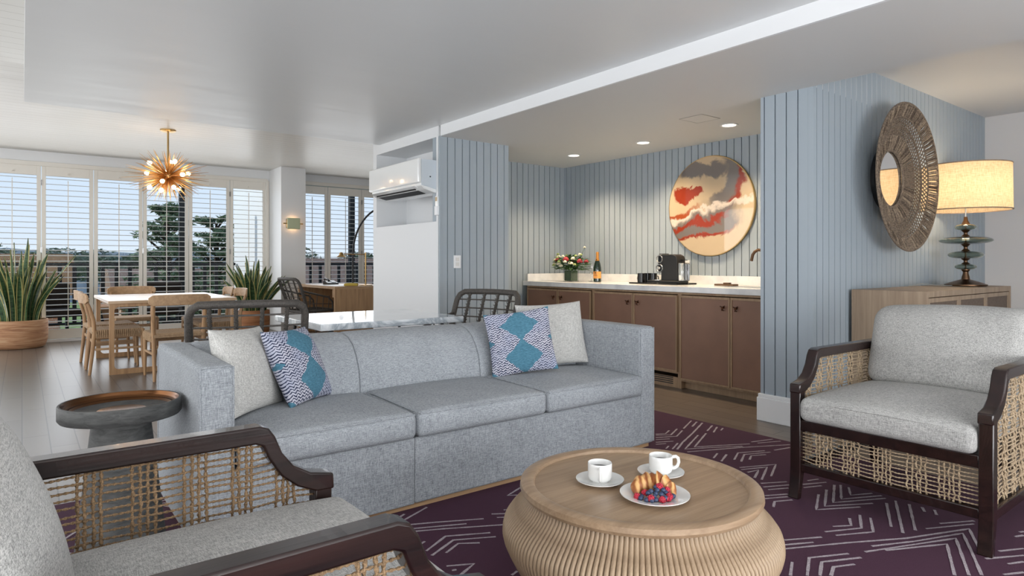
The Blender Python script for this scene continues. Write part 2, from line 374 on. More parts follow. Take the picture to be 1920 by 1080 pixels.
# window wall to the garden
WY = 11.09
m = MB().box(-2.6, 3.29, WY, WY+.12, 2.487, HC).box(3.29, 3.80, WY, WY+.12, 0, HC).box(3.80, 6.0, WY, WY+.12, 2.487, HC).box(6.0, 7.6, WY, WY+.12, 0, HC)
m.box(-2.6, 7.6, WY, WY+.12, -.05, .02)
struct('wall_garden_side', m, M['white'])
struct('wall_column', MB().box(3.32, 3.72, 10.45, WY+.02, 0, HC), M['white'])
struct('trim_3', MB().box(-2.5, 3.30, WY-.02, WY+.02, 2.47, 2.53).box(3.74, 6.0, WY-.02, WY+.02, 2.49, 2.55).box(3.27, 3.315, WY-.03, WY, 0, 2.5), M['shutter'], bevel=.004)
struct('baseboard_garden_side', MB().box(-2.5, 3.31, WY-.03, WY-.0, 0, .035), M['trimwhite'])
# left and rear walls, each with a wide opening (out of the photograph's view)
m = MB().box(-2.6, -2.5, -2.6, -2.1, 0, HC).box(-2.6, -2.5, 1.8, 2.6, 0, HC).box(-2.6, -2.5, 10.6, 11.2, 0, HC)
m.box(-2.6, -2.5, -2.6, 11.2, 2.4, HC).box(-2.6, -2.5, -2.6, 11.2, 0, .3)
struct('wall_left', m, M['white'])
m = MB().box(-2.6, -1.2, -2.6, -2.5, 0, HC).box(5.6, 7.6, -2.6, -2.5, 0, HC).box(-1.2, 5.6, -2.6, -2.5, 2.3, HC).box(-1.2, 5.6, -2.6, -2.5, 0, .3)
struct('wall_rear', m, M['white'])
struct('window_13', MB().box(-2.57, -2.53, 1.8-3.95, 1.85, .28, 2.42).box(-2.57, -2.53, 2.55, 10.65, .28, 2.42), M['trimwhite'])      # added opaque panels keeping the sun out of the unseen left openings
struct('window_14', MB().box(-1.25, 5.65, -2.57, -2.53, .28, 2.32), M['trimwhite'])  # added opaque panel closing the unseen rear opening against the sun
# tall white base on the partition end
m = MB().box(4.135, 4.165, 2.13, 2.535, 0, .165).box(4.143, 4.165, 2.135, 2.53, .165, .19).box(4.16, 4.60, 2.515, 2.535, 0, .165).box(4.16, 4.64, 2.118, 2.14, 0, .165)
struct('baseboard_partition', m, M['trimwhite'], bevel=.004)
struct('baseboard_blue_return', MB().box(3.06, 3.87, 5.065, 5.082, 0, .16), M['blue'], bevel=.003)
# ------------------------------------------------------------------ shuttered windows
def shutter(num, x0, x1, rod=True, hl=False):
    z0, z1 = .04, 2.475; y0, y1 = WY-.005, WY+.032; a, b = x0+.004, x1-.004; sw = .048; zt, zb = 2.34, .175
    root = struct('window_%d' % num, MB().box(a, a+sw, y0, y1, z0, z1).box(b-sw, b, y0, y1, z0, z1).box(a+sw, b-sw, y0, y1, zt, z1).box(a+sw, b-sw, y0, y1, z0, zb), M['shutter'], bevel=.003)
    m = MB(); z = zb+.035; t = R(5)
    while z < zt-.02:
        cx, cy = .036*math.cos(t), .036*math.sin(t); yc = WY+.014
        p = [(yc-cx, z-cy-.001), (yc-cx*.4, z-cy*.4-.0045), (yc+cx*.6, z+cy*.6-.004), (yc+cx, z+cy-.001), (yc+cx, z+cy+.001), (yc+cx*.3, z+cy*.3+.0045), (yc-cx*.6, z-cy*.6+.004), (yc-cx, z-cy+.001)]
        m.prism(p, 'x', a+sw, b-sw); z += .0775
    obj('louvers', m, M['shutter'], root, smooth=0)
    xm = (x0+x1)/2
    obj('tilt_rod', MB().box(xm-.005, xm+.005, WY-.034, WY-.024, zb+.04, zt-.06).box(xm-.005, xm+.005, WY-.036, WY-.0055, zt+.03, zt+.045), M['shutter'], root)
    if hl:
        s_ = a if hl < 0 else b
        obj('hinge', MB().box(s_-.006, s_+.006, WY-.014, WY-.0055, 2.2, 2.28), M['steel'], root); obj('hinge', MB().box(s_-.006, s_+.006, WY-.014, WY-.0055, 1.26, 1.34), M['steel'], root)
    obj('glass_pane', MB().box(x0, x1, WY+.07, WY+.076, .02, 2.487), M['pane'], root)
edges = [-2.30, -1.68, -1.06, -.43, .213, .827, 1.454, 2.086, 2.696, 3.272]
for i in range(9): shutter(i+1, edges[i], edges[i+1], hl=(1 if i % 2 == 1 else -1) if i > 2 else 0)
e2 = [3.76, 4.35, 4.995, 5.60]
for i in range(3): shutter(i+10, e2[i], e2[i+1], hl=0 if i == 0 else (1 if i == 1 else -1))
# ------------------------------------------------------------------ outside: terrace, rail, garden, roofs, trees
g = G('deck_boards'); f = g.noise(1, g.co((2, 20, 1)), 3); g.set(Base_Color=g.ramp(f, [(.3, hexc('6f6a64')), (.7, hexc('97918a'))]), Roughness=.8); M['deck'] = g.m
struct('floor_terrace', MB().box(-6, 14, 11.2, 13.6, -.2, -.03), M['deck'])
g = G('lawn_green'); f = g.noise(2, detail=6); g.set(Base_Color=g.ramp(f, [(.3, hexc('4a5e2e')), (.7, hexc('93a860'))]), Roughness=.95); M['lawn'] = g.m
struct('floor_garden', MB().box(-90, 120, 13.6, 160, -5.2, -5), M['lawn'])
def strip(x0, x1, n): return [x0+(x1-x0)*i/n for i in range(n+1)]
rl = thing('terrace_railing', 'dark terrace railing with square balusters outside the shuttered windows', 'railing', (3, 13.2, -.03), world=True)
obj('top_rail', MB().box(-6, 3.3, 13.15, 13.27, 1.07, 1.12).box(3.7, 13, 13.15, 13.27, 1.07, 1.12), M['blackmatte'], rl)
obj('bottom_rail', MB().box(-6, 3.3, 13.18, 13.24, .06, .10).box(3.7, 13, 13.18, 13.24, .06, .10), M['blackmatte'], rl)
bm_ = MB().box(-.03, .03, -.015, .015, .13, 1.10); b0 = None
for i in range(68):
    x = -1.75+i*.205
    if 3.25 < x < 3.75: continue
    if b0 is None: b0 = obj('baluster', bm_, M['blackmatte'], rl, org=(0, 0, 0)); b0.location = (x-3, .01, 0)
    else: c = b0.copy(); COL.objects.link(c); c.location = (x-3, .01, 0)
tag(obj('terrace_post', MB().box(-.045, .045, -.045, .045, 0, 2.75), M['blackmatte'], org=(0, 0, 0)), 'tall black steel post standing outside the window behind the starburst pendant', 'post').location = (2.23, 12.45, -.03)
tag(obj('terrace_post', MB().box(-.05, .05, -.05, .05, 0, 2.75), M['blackmatte'], org=(0, 0, 0)), 'black steel terrace post outside the window behind the arched floor lamp', 'post').location = (5.28, 12.2, -.03)
struct('wall_terrace_divider', MB().box(3.335, 3.62, 11.22, 13.4, -.03, 3.2), M['white'])
# terrace furniture seen in pieces between the louvers
def lounge(loc, rz, label):
    t = thing('terrace_chair', label, 'chair', loc, rz, 'outdoor chairs on the terrace')
    obj('seat', MB().soft(-.3, .3, -.3, .3, .30, .42, .04), M['soil'], t); obj('backrest', MB().soft(-.3, .3, .2, .32, .40, .82, .05), M['soil'], t)
    for sx in (-.27, .27):
        for sy in (-.27, .27): obj('leg', MB().box(sx-.02, sx+.02, sy-.02, sy+.02, 0, .32), M['blackmatte'], t)
    return t
lounge((.42, 12.35, -.03), R(20), 'dark outdoor lounge chair on the terrace, behind the potted snake plant at far left')
lounge((1.82, 11.95, -.03), R(-15), 'dark outdoor lounge chair on the terrace, behind the dining table')
t = thing('terrace_table', 'low round pale stone table on the terrace between two lounge chairs', 'table', (1.15, 12.3, -.03))
obj('table_top', MB().lathe([(.34, .40), (.36, .42), (.36, .45), (.34, .46)], n=32), M['clay'], t); obj('pedestal', MB().lathe([(.16, 0), (.09, .2), (.14, .41)], n=24), M['clay'], t)
g = G('brick_tan'); br = g.n('TexBrick'); g.l(g.co(rot=(R(90), 0, 0)), br.inputs['Vector']); br.inputs['Scale'].default_value = 3; br.inputs['Color1'].default_value = hexc('a8694a'); br.inputs['Color2'].default_value = hexc('b87b58'); br.inputs['Mortar'].default_value = hexc('b9a595'); g.set(Base_Color=br.outputs['Color'], Roughness=.9); M['brick'] = g.m
M['roof'] = plain('ochre_shingle_roof', '96714d', .9, noise=.3); M['slate'] = plain('brown_shingle_roof', '8a7163', .9, noise=.3); M['panegrey'] = plain('dark_window_pane', '30363c', .1)
def house(loc, w_, d_, h_, rh, label, roof, wall, rz=0):
    t = thing('house', label, 'building', loc, rz, 'houses beyond the terrace')
    obj('wall', MB().box(-w_/2, w_/2, -d_/2, d_/2, 0, h_), wall, t, smooth=0)
    obj('roof', MB().prism([(-d_/2-.4, h_), (d_/2+.4, h_), (d_/2*.35, h_+rh), (-d_/2*.35, h_+rh)], 'x', -w_/2-.4, w_/2+.4), roof, t, smooth=0)
    n = max(2, int(w_/2.4))
    for i in range(n):
        x = -w_/2+w_*(i+.5)/n
        obj('window', MB().box(x-.5, x+.5, -d_/2-.06, -d_/2+.02, h_-2.2, h_-.8), M['panegrey'], t, smooth=0)
house((-1.2, 25.5, -5), 4.2, 4, 5.15, 1.25, 'tan brick house with an ochre roof, seen behind the left snake plant', M['roof'], M['brick'])
house((19, 38, -5), 13, 6, 4.9, 1.5, 'long low brown roofed house seen behind the arched floor lamp', M['slate'], M['brick'])
house((6.9, 40, -5), 6, 6, 4.5, 1.3, 'small brick house with a brown roof, seen low behind the dining table', M['slate'], M['brick'])
g = G('hill_scrub'); f = g.noise(.5, detail=6); g.set(Base_Color=g.ramp(f, [(.3, hexc('5b6670')), (.7, hexc('7f8a90'))]), Roughness=1); M['hill'] = g.m
random.seed(5)
def hillrow(y, d, base, amp, seed, x0, x1):
    random.seed(seed); ph = [random.uniform(0, 6) for _ in range(4)]; n = 90; rr = []
    for i in range(n+1):
        x = x0+(x1-x0)*i/n; z = base+amp*(.5+.3*math.sin(x*.05+ph[0])+.15*math.sin(x*.16+ph[1])+.08*math.sin(x*.5+ph[2])+.05*random.random())
        rr.append([(x, y, -5), (x, y+d*.3, z*.8), (x, y+d*.5, z), (x, y+d, -5)])
    return MB().rings(rr, caps=True)
o = obj('hills', hillrow(120, 40, 1.6, 2.3, 3, -120, 160), M['hill']); o['kind'] = 'structure'
g = G('cypress_needles'); f = g.noise(3, detail=5); g.set(Base_Color=g.ramp(f, [(.35, hexc('465a49')), (.7, hexc('80916c'))]), Roughness=1); M['cyp'] = g.m
g = G('far_shrub_green'); f = g.noise(1.5, detail=5); g.set(Base_Color=g.ramp(f, [(.35, hexc('46564a')), (.7, hexc('74836c'))]), Roughness=1); M['shrub'] = g.m
M['bark'] = plain('bark_brown', '3c3129', .9, noise=.3)
def leafcloud(m, c, rx, ry, rz_, n, sz):
    for _ in range(n):
        a = random.uniform(0, 2*math.pi); b = math.acos(random.uniform(-1, 1)); q = random.uniform(.35, 1)
        p = Vector((c[0]+rx*q*math.sin(b)*math.cos(a), c[1]+ry*q*math.sin(b)*math.sin(a), c[2]+rz_*q*math.cos(b)))
        u = Vector((random.gauss(0, 1), random.gauss(0, 1), random.gauss(0, .35))).normalized()*sz*random.uniform(.5, 1.2)
        v = Vector((random.gauss(0, 1), random.gauss(0, 1), random.gauss(0, .6))).normalized()*sz*.45
        m.add([p-u, p+v*.6, p+u, p-v*.6+Vector((0, 0, .02))], [(0, 1, 2, 3)])
def cypress(loc, h_, w_, label, seed):
    random.seed(seed); t = thing('cypress_tree', label, 'tree', loc, 0, 'cypress trees beyond the terrace')
    obj('trunk', MB().tube([(0, 0, 0), (.1, 0, h_*.5), (.05, 0, h_*.95)], [.3, .2, .05]), M['bark'], t)
    m = MB(); br_ = MB(); z = h_*.35
    while z < h_:
        k = (h_-z)/(h_*.65); r = w_*(.18+.82*k**.8)
        for _ in range(7):
            a = random.uniform(0, 6.283); q = r*random.uniform(.55, 1); p = (q*math.cos(a), q*math.sin(a), z+random.uniform(-.1, .35))
            br_.tube([(0, 0, z-.4), p], [.05, .02], 4)
            leafcloud(m, p, .28*r+.15, .28*r+.15, .13+.05*k, 80, .13); leafcloud(m, (p[0]*.6, p[1]*.6, p[2]-.1), .3*r, .3*r, .15, 50, .13)
        z += .5
    obj('branches', br_, M['bark'], t); obj('foliage', m, M['cyp'], t, smooth=0)
cypress((3.9, 24.5, -5), 8.0, 2.0, 'dark layered cypress tree beyond the terrace, behind the starburst pendant', 11)
cypress((6.8, 30.5, -5), 8.3, 2.2, 'dark layered cypress tree beyond the terrace, just left of the white divider wall', 12)
def shrub(loc, r, h_, label, seed):
    random.seed(seed); t = thing('tree', label, 'tree', loc, 0, 'round trees on the horizon')
    obj('trunk', MB().tube([(0, 0, 0), (0, 0, h_*.7)], [.25, .12]), M['bark'], t)
    m = MB(); leafcloud(m, (0, 0, h_), r, r, r*.55, 1500, .35); obj('foliage', m, M['shrub'], t, smooth=0)
for i, (px_x, y, r, h_, lb) in enumerate([(2.1, 60, 2.6, 6.4, 'round grey green tree on the horizon, right of the ochre roof'), (5.0, 66, 2.8, 6.3, 'round grey green tree on the horizon, behind the left part of the pendant window'), (8.9, 70, 2.0, 6.4, 'small round tree on the horizon near the cypresses'), (-2.2, 55, 2.2, 6.7, 'dark round tree peeping over the ochre roofed house'),
        (17.5, 52, 2.4, 6.6, 'round tree on the horizon, left of the arched lamp pole'), (24.0, 54, 1.9, 6.6, 'round tree on the horizon, behind the brass desk lamp head')]):
    shrub((px_x, y, -5), r, h_-.5, lb, 20+i)
# ================================================================== KITCHENETTE
CX = 4.627
def knob(par, y, z):
    m = MB(); x = CX-.012
    m.tube([(x, y, z), (x-.022, y, z)], .006, 8); m.tube([(x-.024, y-.022, z+.016), (x-.026, y, z+.004), (x-.024, y+.022, z+.012)], .0045, 6)
    m.ball((x-.026, y, z-.004), .011, 6, (.8, 1, 1.1)); m.tube([(x-.02, y-.010, z-.022), (x-.02, y+.012, z-.022)], .004, 6)
    return obj('knob', m, M['knob'], par, org=(CX+.34, par.parent['_o'][1], 0) if par.parent else None)
def cabinet(y0, y1, doors, z0, toe, label, vent=False):
    t = thing('base_cabinet', label, 'cabinet', (CX+.34, (y0+y1)/2, 0), 0, 'kitchenette base cabinets', world=True)
    b = MB().box(CX, 5.30, y0, y0+.018, 0, .853).box(CX, 5.30, y1-.018, y1, 0, .853).box(CX, 5.30, y0+.018, y1-.018, .835, .853).box(5.28, 5.30, y0+.018, y1-.018, 0, .835).box(CX, 5.28, y0+.018, y1-.018, z0-.018, z0)
    if toe: b.box(CX+.05, CX+.068, y0+.018, y1-.018, 0, z0-.018)
    else: b.box(CX, CX+.018, y0+.018, y1-.018, 0, z0-.05)
    obj('carcass', b, M['cabwood'], t, bevel=.001)
    for (a, c, side) in doors:
        o_ = t['_o']; zt = .828; fw = .014
        d = obj('door', MB().box(CX-.02, CX-.001, a, a+fw, z0, zt).box(CX-.02, CX-.001, c-fw, c, z0, zt).box(CX-.02, CX-.001, a+fw, c-fw, zt-.02, zt).box(CX-.02, CX-.001, a+fw, c-fw, z0, z0+fw), M['cabwood'], t, bevel=.001)
        obj('door_panel', MB().box(CX-.012, CX-.004, a+fw, c-fw, z0+fw, zt-.02), M['cabpanel'], d, org=o_)
        knob(d, a+.058 if side < 0 else c-.058, .742)
    if vent:
        m = MB(); yy0, yy1 = y0+.06, y1-.05
        for k in range(4): m.box(CX-.003, CX+.001, yy0+.01, yy1, .030+k*.018, .038+k*.018)
        obj('vent_slots', m, M['blackmatte'], t)
cabinet(4.662, 5.74, [(4.685, 5.186, 1), (5.192, 5.715, -1)], .145, False, 'brown panelled base cabinet at the left end, under the flowers')
cabinet(3.585, 4.660, [(3.600, 4.110, 1), (4.116, 4.645, -1)], .145, False, 'brown panelled base cabinet with a slotted floor vent, under the coffee machine', True)
cabinet(2.56, 3.583, [(2.575, 3.060, 1), (3.066, 3.570, -1)], .085, True, 'tall doored brown base cabinet with recessed kick, right of the vent cabinet')
m = MB().box(4.600, 5.309, 2.52, 5.785, .855, .906)
ct = tag(obj('countertop', m, M['quartz'], org=(4.95, 4.15, .855), bevel=.003), 'long white stone countertop over the brown kitchenette cabinets', 'countertop')
obj('backsplash', MB().box(5.285, 5.309, 2.52, 5.785, .906, .99).box(4.66, 5.285, 5.765, 5.785, .906, .99), M['quartz'], ct, org=(4.95, 4.15, .855), bevel=.002)
t = ct
obj('sink_bowl', MB().box(4.80, 5.12, 2.62, 3.36, .9062, .9068), M['steel'], ct, org=(4.95, 4.15, .855))
CT = .906
# faucet
t = thing('faucet', 'bronze faucet with a bent round spout above the sink', 'faucet', (5.17, 2.83, CT), world=True)
obj('base', MB().lathe([(.028, 0), (.028, .012), (.018, .02), (.018, .05)], (5.17, 2.83, CT)), M['bronze'], t)
P = [(5.17, 2.83, CT+.04), (5.17, 2.83, CT+.12), (5.165, 2.87, CT+.17), (5.15, 2.98, CT+.255), (5.135, 3.09, CT+.318), (5.13, 3.13, CT+.322), (5.125, 3.16, CT+.305), (5.12, 3.175, CT+.28), (5.118, 3.188, CT+.225)]
obj('spout', MB().tube(P, .013, 12), M['bronze'], t); obj('handle', MB().tube([(5.17, 2.80, CT+.06), (5.17, 2.73, CT+.085)], .006, 8), M['bronze'], t)
t = tag(obj('soap_dish', MB().box(-.04, .04, -.10, .10, 0, .016).box(-.02, .02, -.04, .02, .016, .028), M['bronze'], org=(0, 0, 0), bevel=.002), 'slim grey bronze dish lying on the counter edge beside the sink', 'dish'); t.location = (5.10, 3.43, CT)
# coffee machine on its tray
TX, TY = 5.02, 4.07
tag(obj('serving_tray', MB().prism([(-.15, -.29), (.15, -.29), (.15, .29), (-.15, .29)], 'z', 0, .006).box(-.155, -.148, -.295, .295, .0, .014).box(.148, .155, -.295, .295, 0, .014), M['black'], org=(0, 0, 0), bevel=.002), 'thin black tray under the coffee machine and the mugs', 'tray').location = (TX, TY+.03, CT)
t = thing('coffee_machine', 'black capsule coffee machine with two chrome ringed dials on a tray', 'coffee machine', (TX, TY-.03, CT+.006))
m = MB().prism([(-.02, .03), (.17, .03), (.17, .24), (.155, .27), (.12, .285), (-.02, .285)], 'x', -.065, .065); m.v = [(p[0], -p[1], p[2]) for p in m.v]; m.f = [f_[::-1] for f_ in m.f]
obj('body', m, M['blackmatte'], t, bevel=.006)
obj('brew_head', MB().box(-.06, .06, .02, .065, .11, .283), M['black'], t, bevel=.01)
obj('drip_base', MB().box(-.075, .075, -.20, .19, 0, .03), M['blackmatte'], t, bevel=.006); obj('drip_grid', MB().lathe([(.055, .03), (.055, .036)], (0, .11, 0)), M['steel'], t)
def ring(c, r, rr, axis='x'):
    return [(c[0], c[1]+r*math.cos(a), c[2]+r*math.sin(a)) for a in [2*math.pi*k/28 for k in range(28)]]
obj('dial', MB().tube(ring((-.066, .04, .24), .034, 0), .005, 6, True), M['steel'], t); obj('dial', MB().tube(ring((-.066, .04, .15), .036, 0), .007, 6, True), M['steel'], t)
m = MB(); m.ball((-.066, .04, .15), .014, 8); obj('button', m, M['steel'], t)
obj('lever', MB().box(-.03, .03, .0, .07, .287, .294), M['black'], t, bevel=.002); obj('rear_lever', MB().box(-.01, .01, -.235, -.17, .225, .232), M['black'], t)
obj('water_tank', MB().box(-.05, .05, -.235, -.175, .03, .2), M['clearglass'], t, bevel=.008)
obj('capsule', MB().box(-.02, .02, -.01, .055, .03, .05), M['black'], t)
for i, (x, y, lb) in enumerate([(4.965, 4.32, 'black mug at the left end of the coffee tray, handle to the left'), (5.06, 4.245, 'black mug standing between the front mug and the coffee machine'), (5.09, 4.345, 'black mug at the back of the coffee tray, behind the other two')]):
    t = thing('mug', lb, 'mug', (x, y, CT+.006), R(80) if i == 0 else R(-20), 'black mugs by the coffee machine')
    obj('cup', MB().lathe([(.034, 0), (.038, .004), (.038, .098), (.035, .098), (.032, .008), (.0, .008)], n=24), M['black'], t)
    obj('handle', MB().tube([(.034, 0, .07), (.055, 0, .068), (.06, 0, .045), (.054, 0, .022), (.034, 0, .018)], .005, 6), M['black'], t)
t = tag(obj('wall_socket', MB().box(5.300, 5.309, 3.985, 4.065, 1.02, 1.14), M['trimwhite'], org=(5.31, 4.02, 1.08), bevel=.002), 'white wall socket plate on the boards behind the coffee machine', 'socket')
obj('outlet', MB().box(5.2975, 5.3005, 4.005, 4.045, 1.04, 1.12), M['ceramic'], t, org=(5.31, 4.02, 1.08), bevel=.002)
# champagne bottle
t = thing('champagne_bottle', 'dark green champagne bottle with an orange label on the white counter', 'bottle', (4.98, 4.955, CT))
obj('glass', MB().lathe([(.038, 0), (.043, .006), (.043, .135), (.041, .16), (.033, .20), (.022, .235), (.015, .26), (.0145, .295)], n=28), plain('bottle_green_glass', '10241a', .06, Coat_Weight=1.0), t)
M['foil'] = plain('orange_foil', 'c9883e', .35, .5); M['label'] = plain('orange_label', 'e8a052', .5); M['ink'] = plain('label_ink', '6a4420', .6)
obj('foil', MB().lathe([(.0235, .232), (.0165, .262), (.0155, .295), (.0165, .30), (.0165, .322), (.013, .328), (.0, .328)], n=24, open_=True), M['foil'], t)
def arc(r, a0, a1, z0, z1, n=16): 
    m = MB(); v = []
    for k in range(n+1):
        a = a0+(a1-a0)*k/n
        v += [(r*math.cos(a), r*math.sin(a), z0), (r*math.cos(a), r*math.sin(a), z1), ((r-.001)*math.cos(a), (r-.001)*math.sin(a), z1), ((r-.001)*math.cos(a), (r-.001)*math.sin(a), z0)]
    return m.rings([v[i*4:i*4+4] for i in range(n+1)])
lb = obj('label', arc(.0442, R(-250), R(-70), .04, .115), M['label'], t)
m = arc(.0448, R(-190), R(-145), .083, .088); m2 = arc(.0448, R(-200), R(-135), .068, .073); m.add(m2.v, m2.f); m2 = arc(.0448, R(-185), R(-150), .095, .108); m.add(m2.v, m2.f); m2 = arc(.0448, R(-195), R(-140), .050, .053); m.add(m2.v, m2.f)
obj('label_print', m, M['ink'], lb)
m = MB().ball((-.021, -.008, .245), .008, 6); obj('neck_seal', m, M['ink'], t)
# flute glasses
def flute(loc, label):
    t = thing('champagne_flute', label, 'glass', loc, 0, 'champagne flutes by the bottle')
    obj('bowl', MB().lathe([(.003, .085), (.018, .10), (.026, .13), (.027, .165), (.023, .215), (.0222, .215), (.026, .165), (.025, .13), (.017, .102), (.001, .09)], n=24, open_=True), M['clearglass'], t)
    obj('stem', MB().lathe([(.033, 0), (.033, .002), (.006, .006), (.003, .02), (.003, .086)], n=20), M['clearglass'], t)
flute((5.02, 5.075, CT), 'clear champagne flute nearest the orange labelled bottle'); flute((5.09, 5.16, CT), 'clear champagne flute nearest the flower vase')
# flowers
t = thing('flower_arrangement', 'square glass vase of red roses and white flowers on the counter', 'flowers', (4.90, 5.29, CT))
obj('vase', MB().box(-.06, .06, -.06, .06, 0, .004).box(-.06, -.057, -.06, .06, .004, .13).box(.057, .06, -.06, .06, .004, .13).box(-.057, .057, -.06, -.057, .004, .13).box(-.057, .057, .057, .06, .004, .13), M['clearglass'], t)
M['stemgreen'] = plain('leaf_green', '3f6a2a', .5, noise=.35); M['rose'] = plain('rose_red', 'b0323e', .6, noise=.3); M['cream'] = plain('cream_petal', 'ece5cd', .6, noise=.1); M['limeleaf'] = plain('pale_bud_green', '9fae6b', .6)
obj('leaf_wrap', MB().box(-.054, .054, -.054, .054, .006, .125), M['stemgreen'], t, bevel=.006)
random.seed(4); m = MB()
for _ in range(520):
    a = random.uniform(0, 6.283); q = random.uniform(.02, .20); z = .13+random.uniform(0, .15)*(1.2-q*2); p = Vector((q*math.cos(a)*.85, q*math.sin(a)*1.2, z))
    u = Vector((math.cos(a), math.sin(a)*1.3, random.uniform(-.5, .6))).normalized()*.034; v = Vector((-math.sin(a), math.cos(a), random.uniform(-.4, .4)))*.013
    m.add([p-u, p+v, p+u, p-v], [(0, 1, 2, 3)])
obj('foliage', m, M['stemgreen'], t, smooth=0)
def bloom(c, r, mt, n=5):
    m = MB(); c = (c[0]*1.25, c[1]*1.28, c[2]*1.06); r *= 1.18
    for k in range(n*3):
        lay = k//n; a = k*2.4; rr = r*(.35+.25*lay); m.ball((c[0]+rr*.55*math.cos(a), c[1]+rr*.55*math.sin(a), c[2]-lay*r*.18), r*.5, 5, (.8, .8, .75))
    m.ball(c, r*.45, 5); return obj('flower', m, mt, t)
for (dx, dy, z, r, mt) in [(-.06, .11, .235, .034, 'rose'), (-.09, -.03, .245, .036, 'rose'), (-.05, -.16, .225, .034, 'rose'), (.04, .03, .23, .03, 'rose'), (.06, -.13, .22, .03, 'rose'),
        (-.10, .05, .195, .024, 'cream'), (-.12, .0, .175, .022, 'cream'), (-.07, -.10, .25, .028, 'cream'), (-.09, -.08, .20, .02, 'cream'), (.0, .16, .27, .022, 'cream'), (-.03, .18, .235, .02, 'cream'), (.0, -.11, .29, .022, 'cream'), (.05, -.12, .365, .016, 'cream'),
        (-.03, .14, .295, .017, 'limeleaf'), (.02, .08, .28, .016, 'limeleaf'), (-.04, -.17, .285, .016, 'limeleaf'), (.0, -.06, .275, .018, 'limeleaf'), (-.1, .08, .26, .016, 'limeleaf'), (-.11, -.12, .20, .022, 'cream'), (-.09, .13, .18, .02, 'limeleaf'), (-.12, .03, .215, .02, 'limeleaf'), (-.12, -.05, .215, .022, 'cream'), (-.08, .02, .27, .022, 'cream'), (-.06, .15, .20, .022, 'cream'), (-.10, -.15, .185, .018, 'limeleaf')]:
    bloom((dx, dy, z), r, M[mt], 4)
m = MB()
for (dx, dy, z) in [(.05, -.12, .36), (.0, .16, .26), (-.03, .14, .29), (-.07, -.1, .24), (-.04, -.17, .28)]: m.tube([(dx*.2, dy*.2, .08), (dx*.8, dy*.8, z*.65), (dx*1.25, dy*1.28, z*1.06)], .0025, 5)
obj('stems', m, M['stemgreen'], t)
# round artwork
g = G('poured_resin_art'); cv = g.co(); nz = g.n('TexNoise'); g.l(cv, nz.inputs[0]); nz.inputs['Scale'].default_value = 4.2; nz.inputs['Detail'].default_value = 8; nz.inputs['Roughness'].default_value = .58; nz.inputs['Distortion'].default_value = .6
va = g.n('VectorMath', operation='MULTIPLY_ADD'); g.l(nz.outputs['Color'], va.inputs[0]); va.inputs[1].default_value = (.3, .34, .30); g.l(cv, va.inputs[2])
sx = g.n('SeparateXYZ'); g.l(va.outputs[0], sx.inputs[0])
hh = g.math('SUBTRACT', .17, sx.outputs[1]); zz = g.math('SUBTRACT', sx.outputs[2], .15)          # warped right / up coordinates on the disc
def ell(h0, z0, a, b): return g.math('SQRT', g.math('ADD', g.math('POWER', g.math('DIVIDE', g.math('SUBTRACT', hh, h0), a), 2.0), g.math('POWER', g.math('DIVIDE', g.math('SUBTRACT', zz, z0), b), 2.0)))
def less(v, t, s=.12): 
    m_ = g.n('MapRange', interpolation_type='SMOOTHSTEP'); g.inp(m_.inputs[0], v); m_.inputs[1].default_value = t-s; m_.inputs[2].default_value = t+s; m_.inputs[3].default_value = 1; m_.inputs[4].default_value = 0; return m_.outputs[0]
C_, Gy, Rd, Wh = hexc('c9b494'), hexc('7b7470'), hexc('983c28'), hexc('e0d2c4')
fine = g.noise(26, detail=6, dist=1.5)
col = g.mix(g.math('MULTIPLY', fine, .35), C_, hexc('c7ab90'))
col = g.mix(less(ell(-.08, .36, .26, .085), 1.0, .2), col, Gy)
rg = g.math('ABSOLUTE', g.math('SUBTRACT', ell(-.16, .30, .42, .40), 1.0))
rr_m = g.math('MULTIPLY', less(rg, .24, .06), less(g.math('MULTIPLY', hh, -1.0), .0, .12))
col = g.mix(rr_m, col, Gy)
ro = g.math('ABSOLUTE', g.math('SUBTRACT', ell(-.16, .30, .42, .40), 1.22)); col = g.mix(g.math('MULTIPLY', less(ro, .09, .05), less(g.math('MULTIPLY', hh, -1.0), .0, .12)), col, Rd)
col = g.mix(less(ell(-.25, .13, .19, .075), 1.0, .1), col, Rd)
bl = g.math('ADD', g.math('ADD', zz, .02), g.math('MULTIPLY', hh, -.16))
col = g.mix(less(g.math('ABSOLUTE', g.math('SUBTRACT', bl, -.03)), .028, .012), col, Wh)
gb = g.math('ABSOLUTE', g.math('SUBTRACT', bl, -.145)); col = g.mix(g.math('MULTIPLY', less(gb, .10, .03), less(hh, .30, .08)), col, Gy)
col = g.mix(g.math('MULTIPLY', less(g.math('ABSOLUTE', g.math('SUBTRACT', bl, -.115)), .03, .015), less(hh, .18, .08)), col, Rd)
col = g.mix(g.math('MULTIPLY', less(g.math('ABSOLUTE', g.math('SUBTRACT', bl, -.245)), .018, .012), less(hh, .2, .1)), col, Rd)
col = g.mix(g.math('MULTIPLY', less(g.math('ABSOLUTE', g.math('SUBTRACT', bl, .02)), .022, .012), less(hh, -.15, .1)), col, hexc('a5512f'))
g.set(Base_Color=col, Roughness=.04, Coat_Weight=.6)
M['art'] = g.m
t = thing('round_artwork', 'large round glossy artwork swirled in cream, rust red and grey', 'artwork', (5.306, 3.735, 1.665))
def disc(r, x0, x1, n=72): return MB().prism([(r*math.cos(2*math.pi*k/n), r*math.sin(2*math.pi*k/n)) for k in range(n)], 'x', x0, x1)
obj('panel', disc(.478, -.034, -.004), M['art'], t); obj('rim', MB().tube([(-.018, .481*math.cos(a), .481*math.sin(a)) for a in [2*math.pi*k/72 for k in range(72)]], .008, 6, True, flat=2), M['brass'], t)
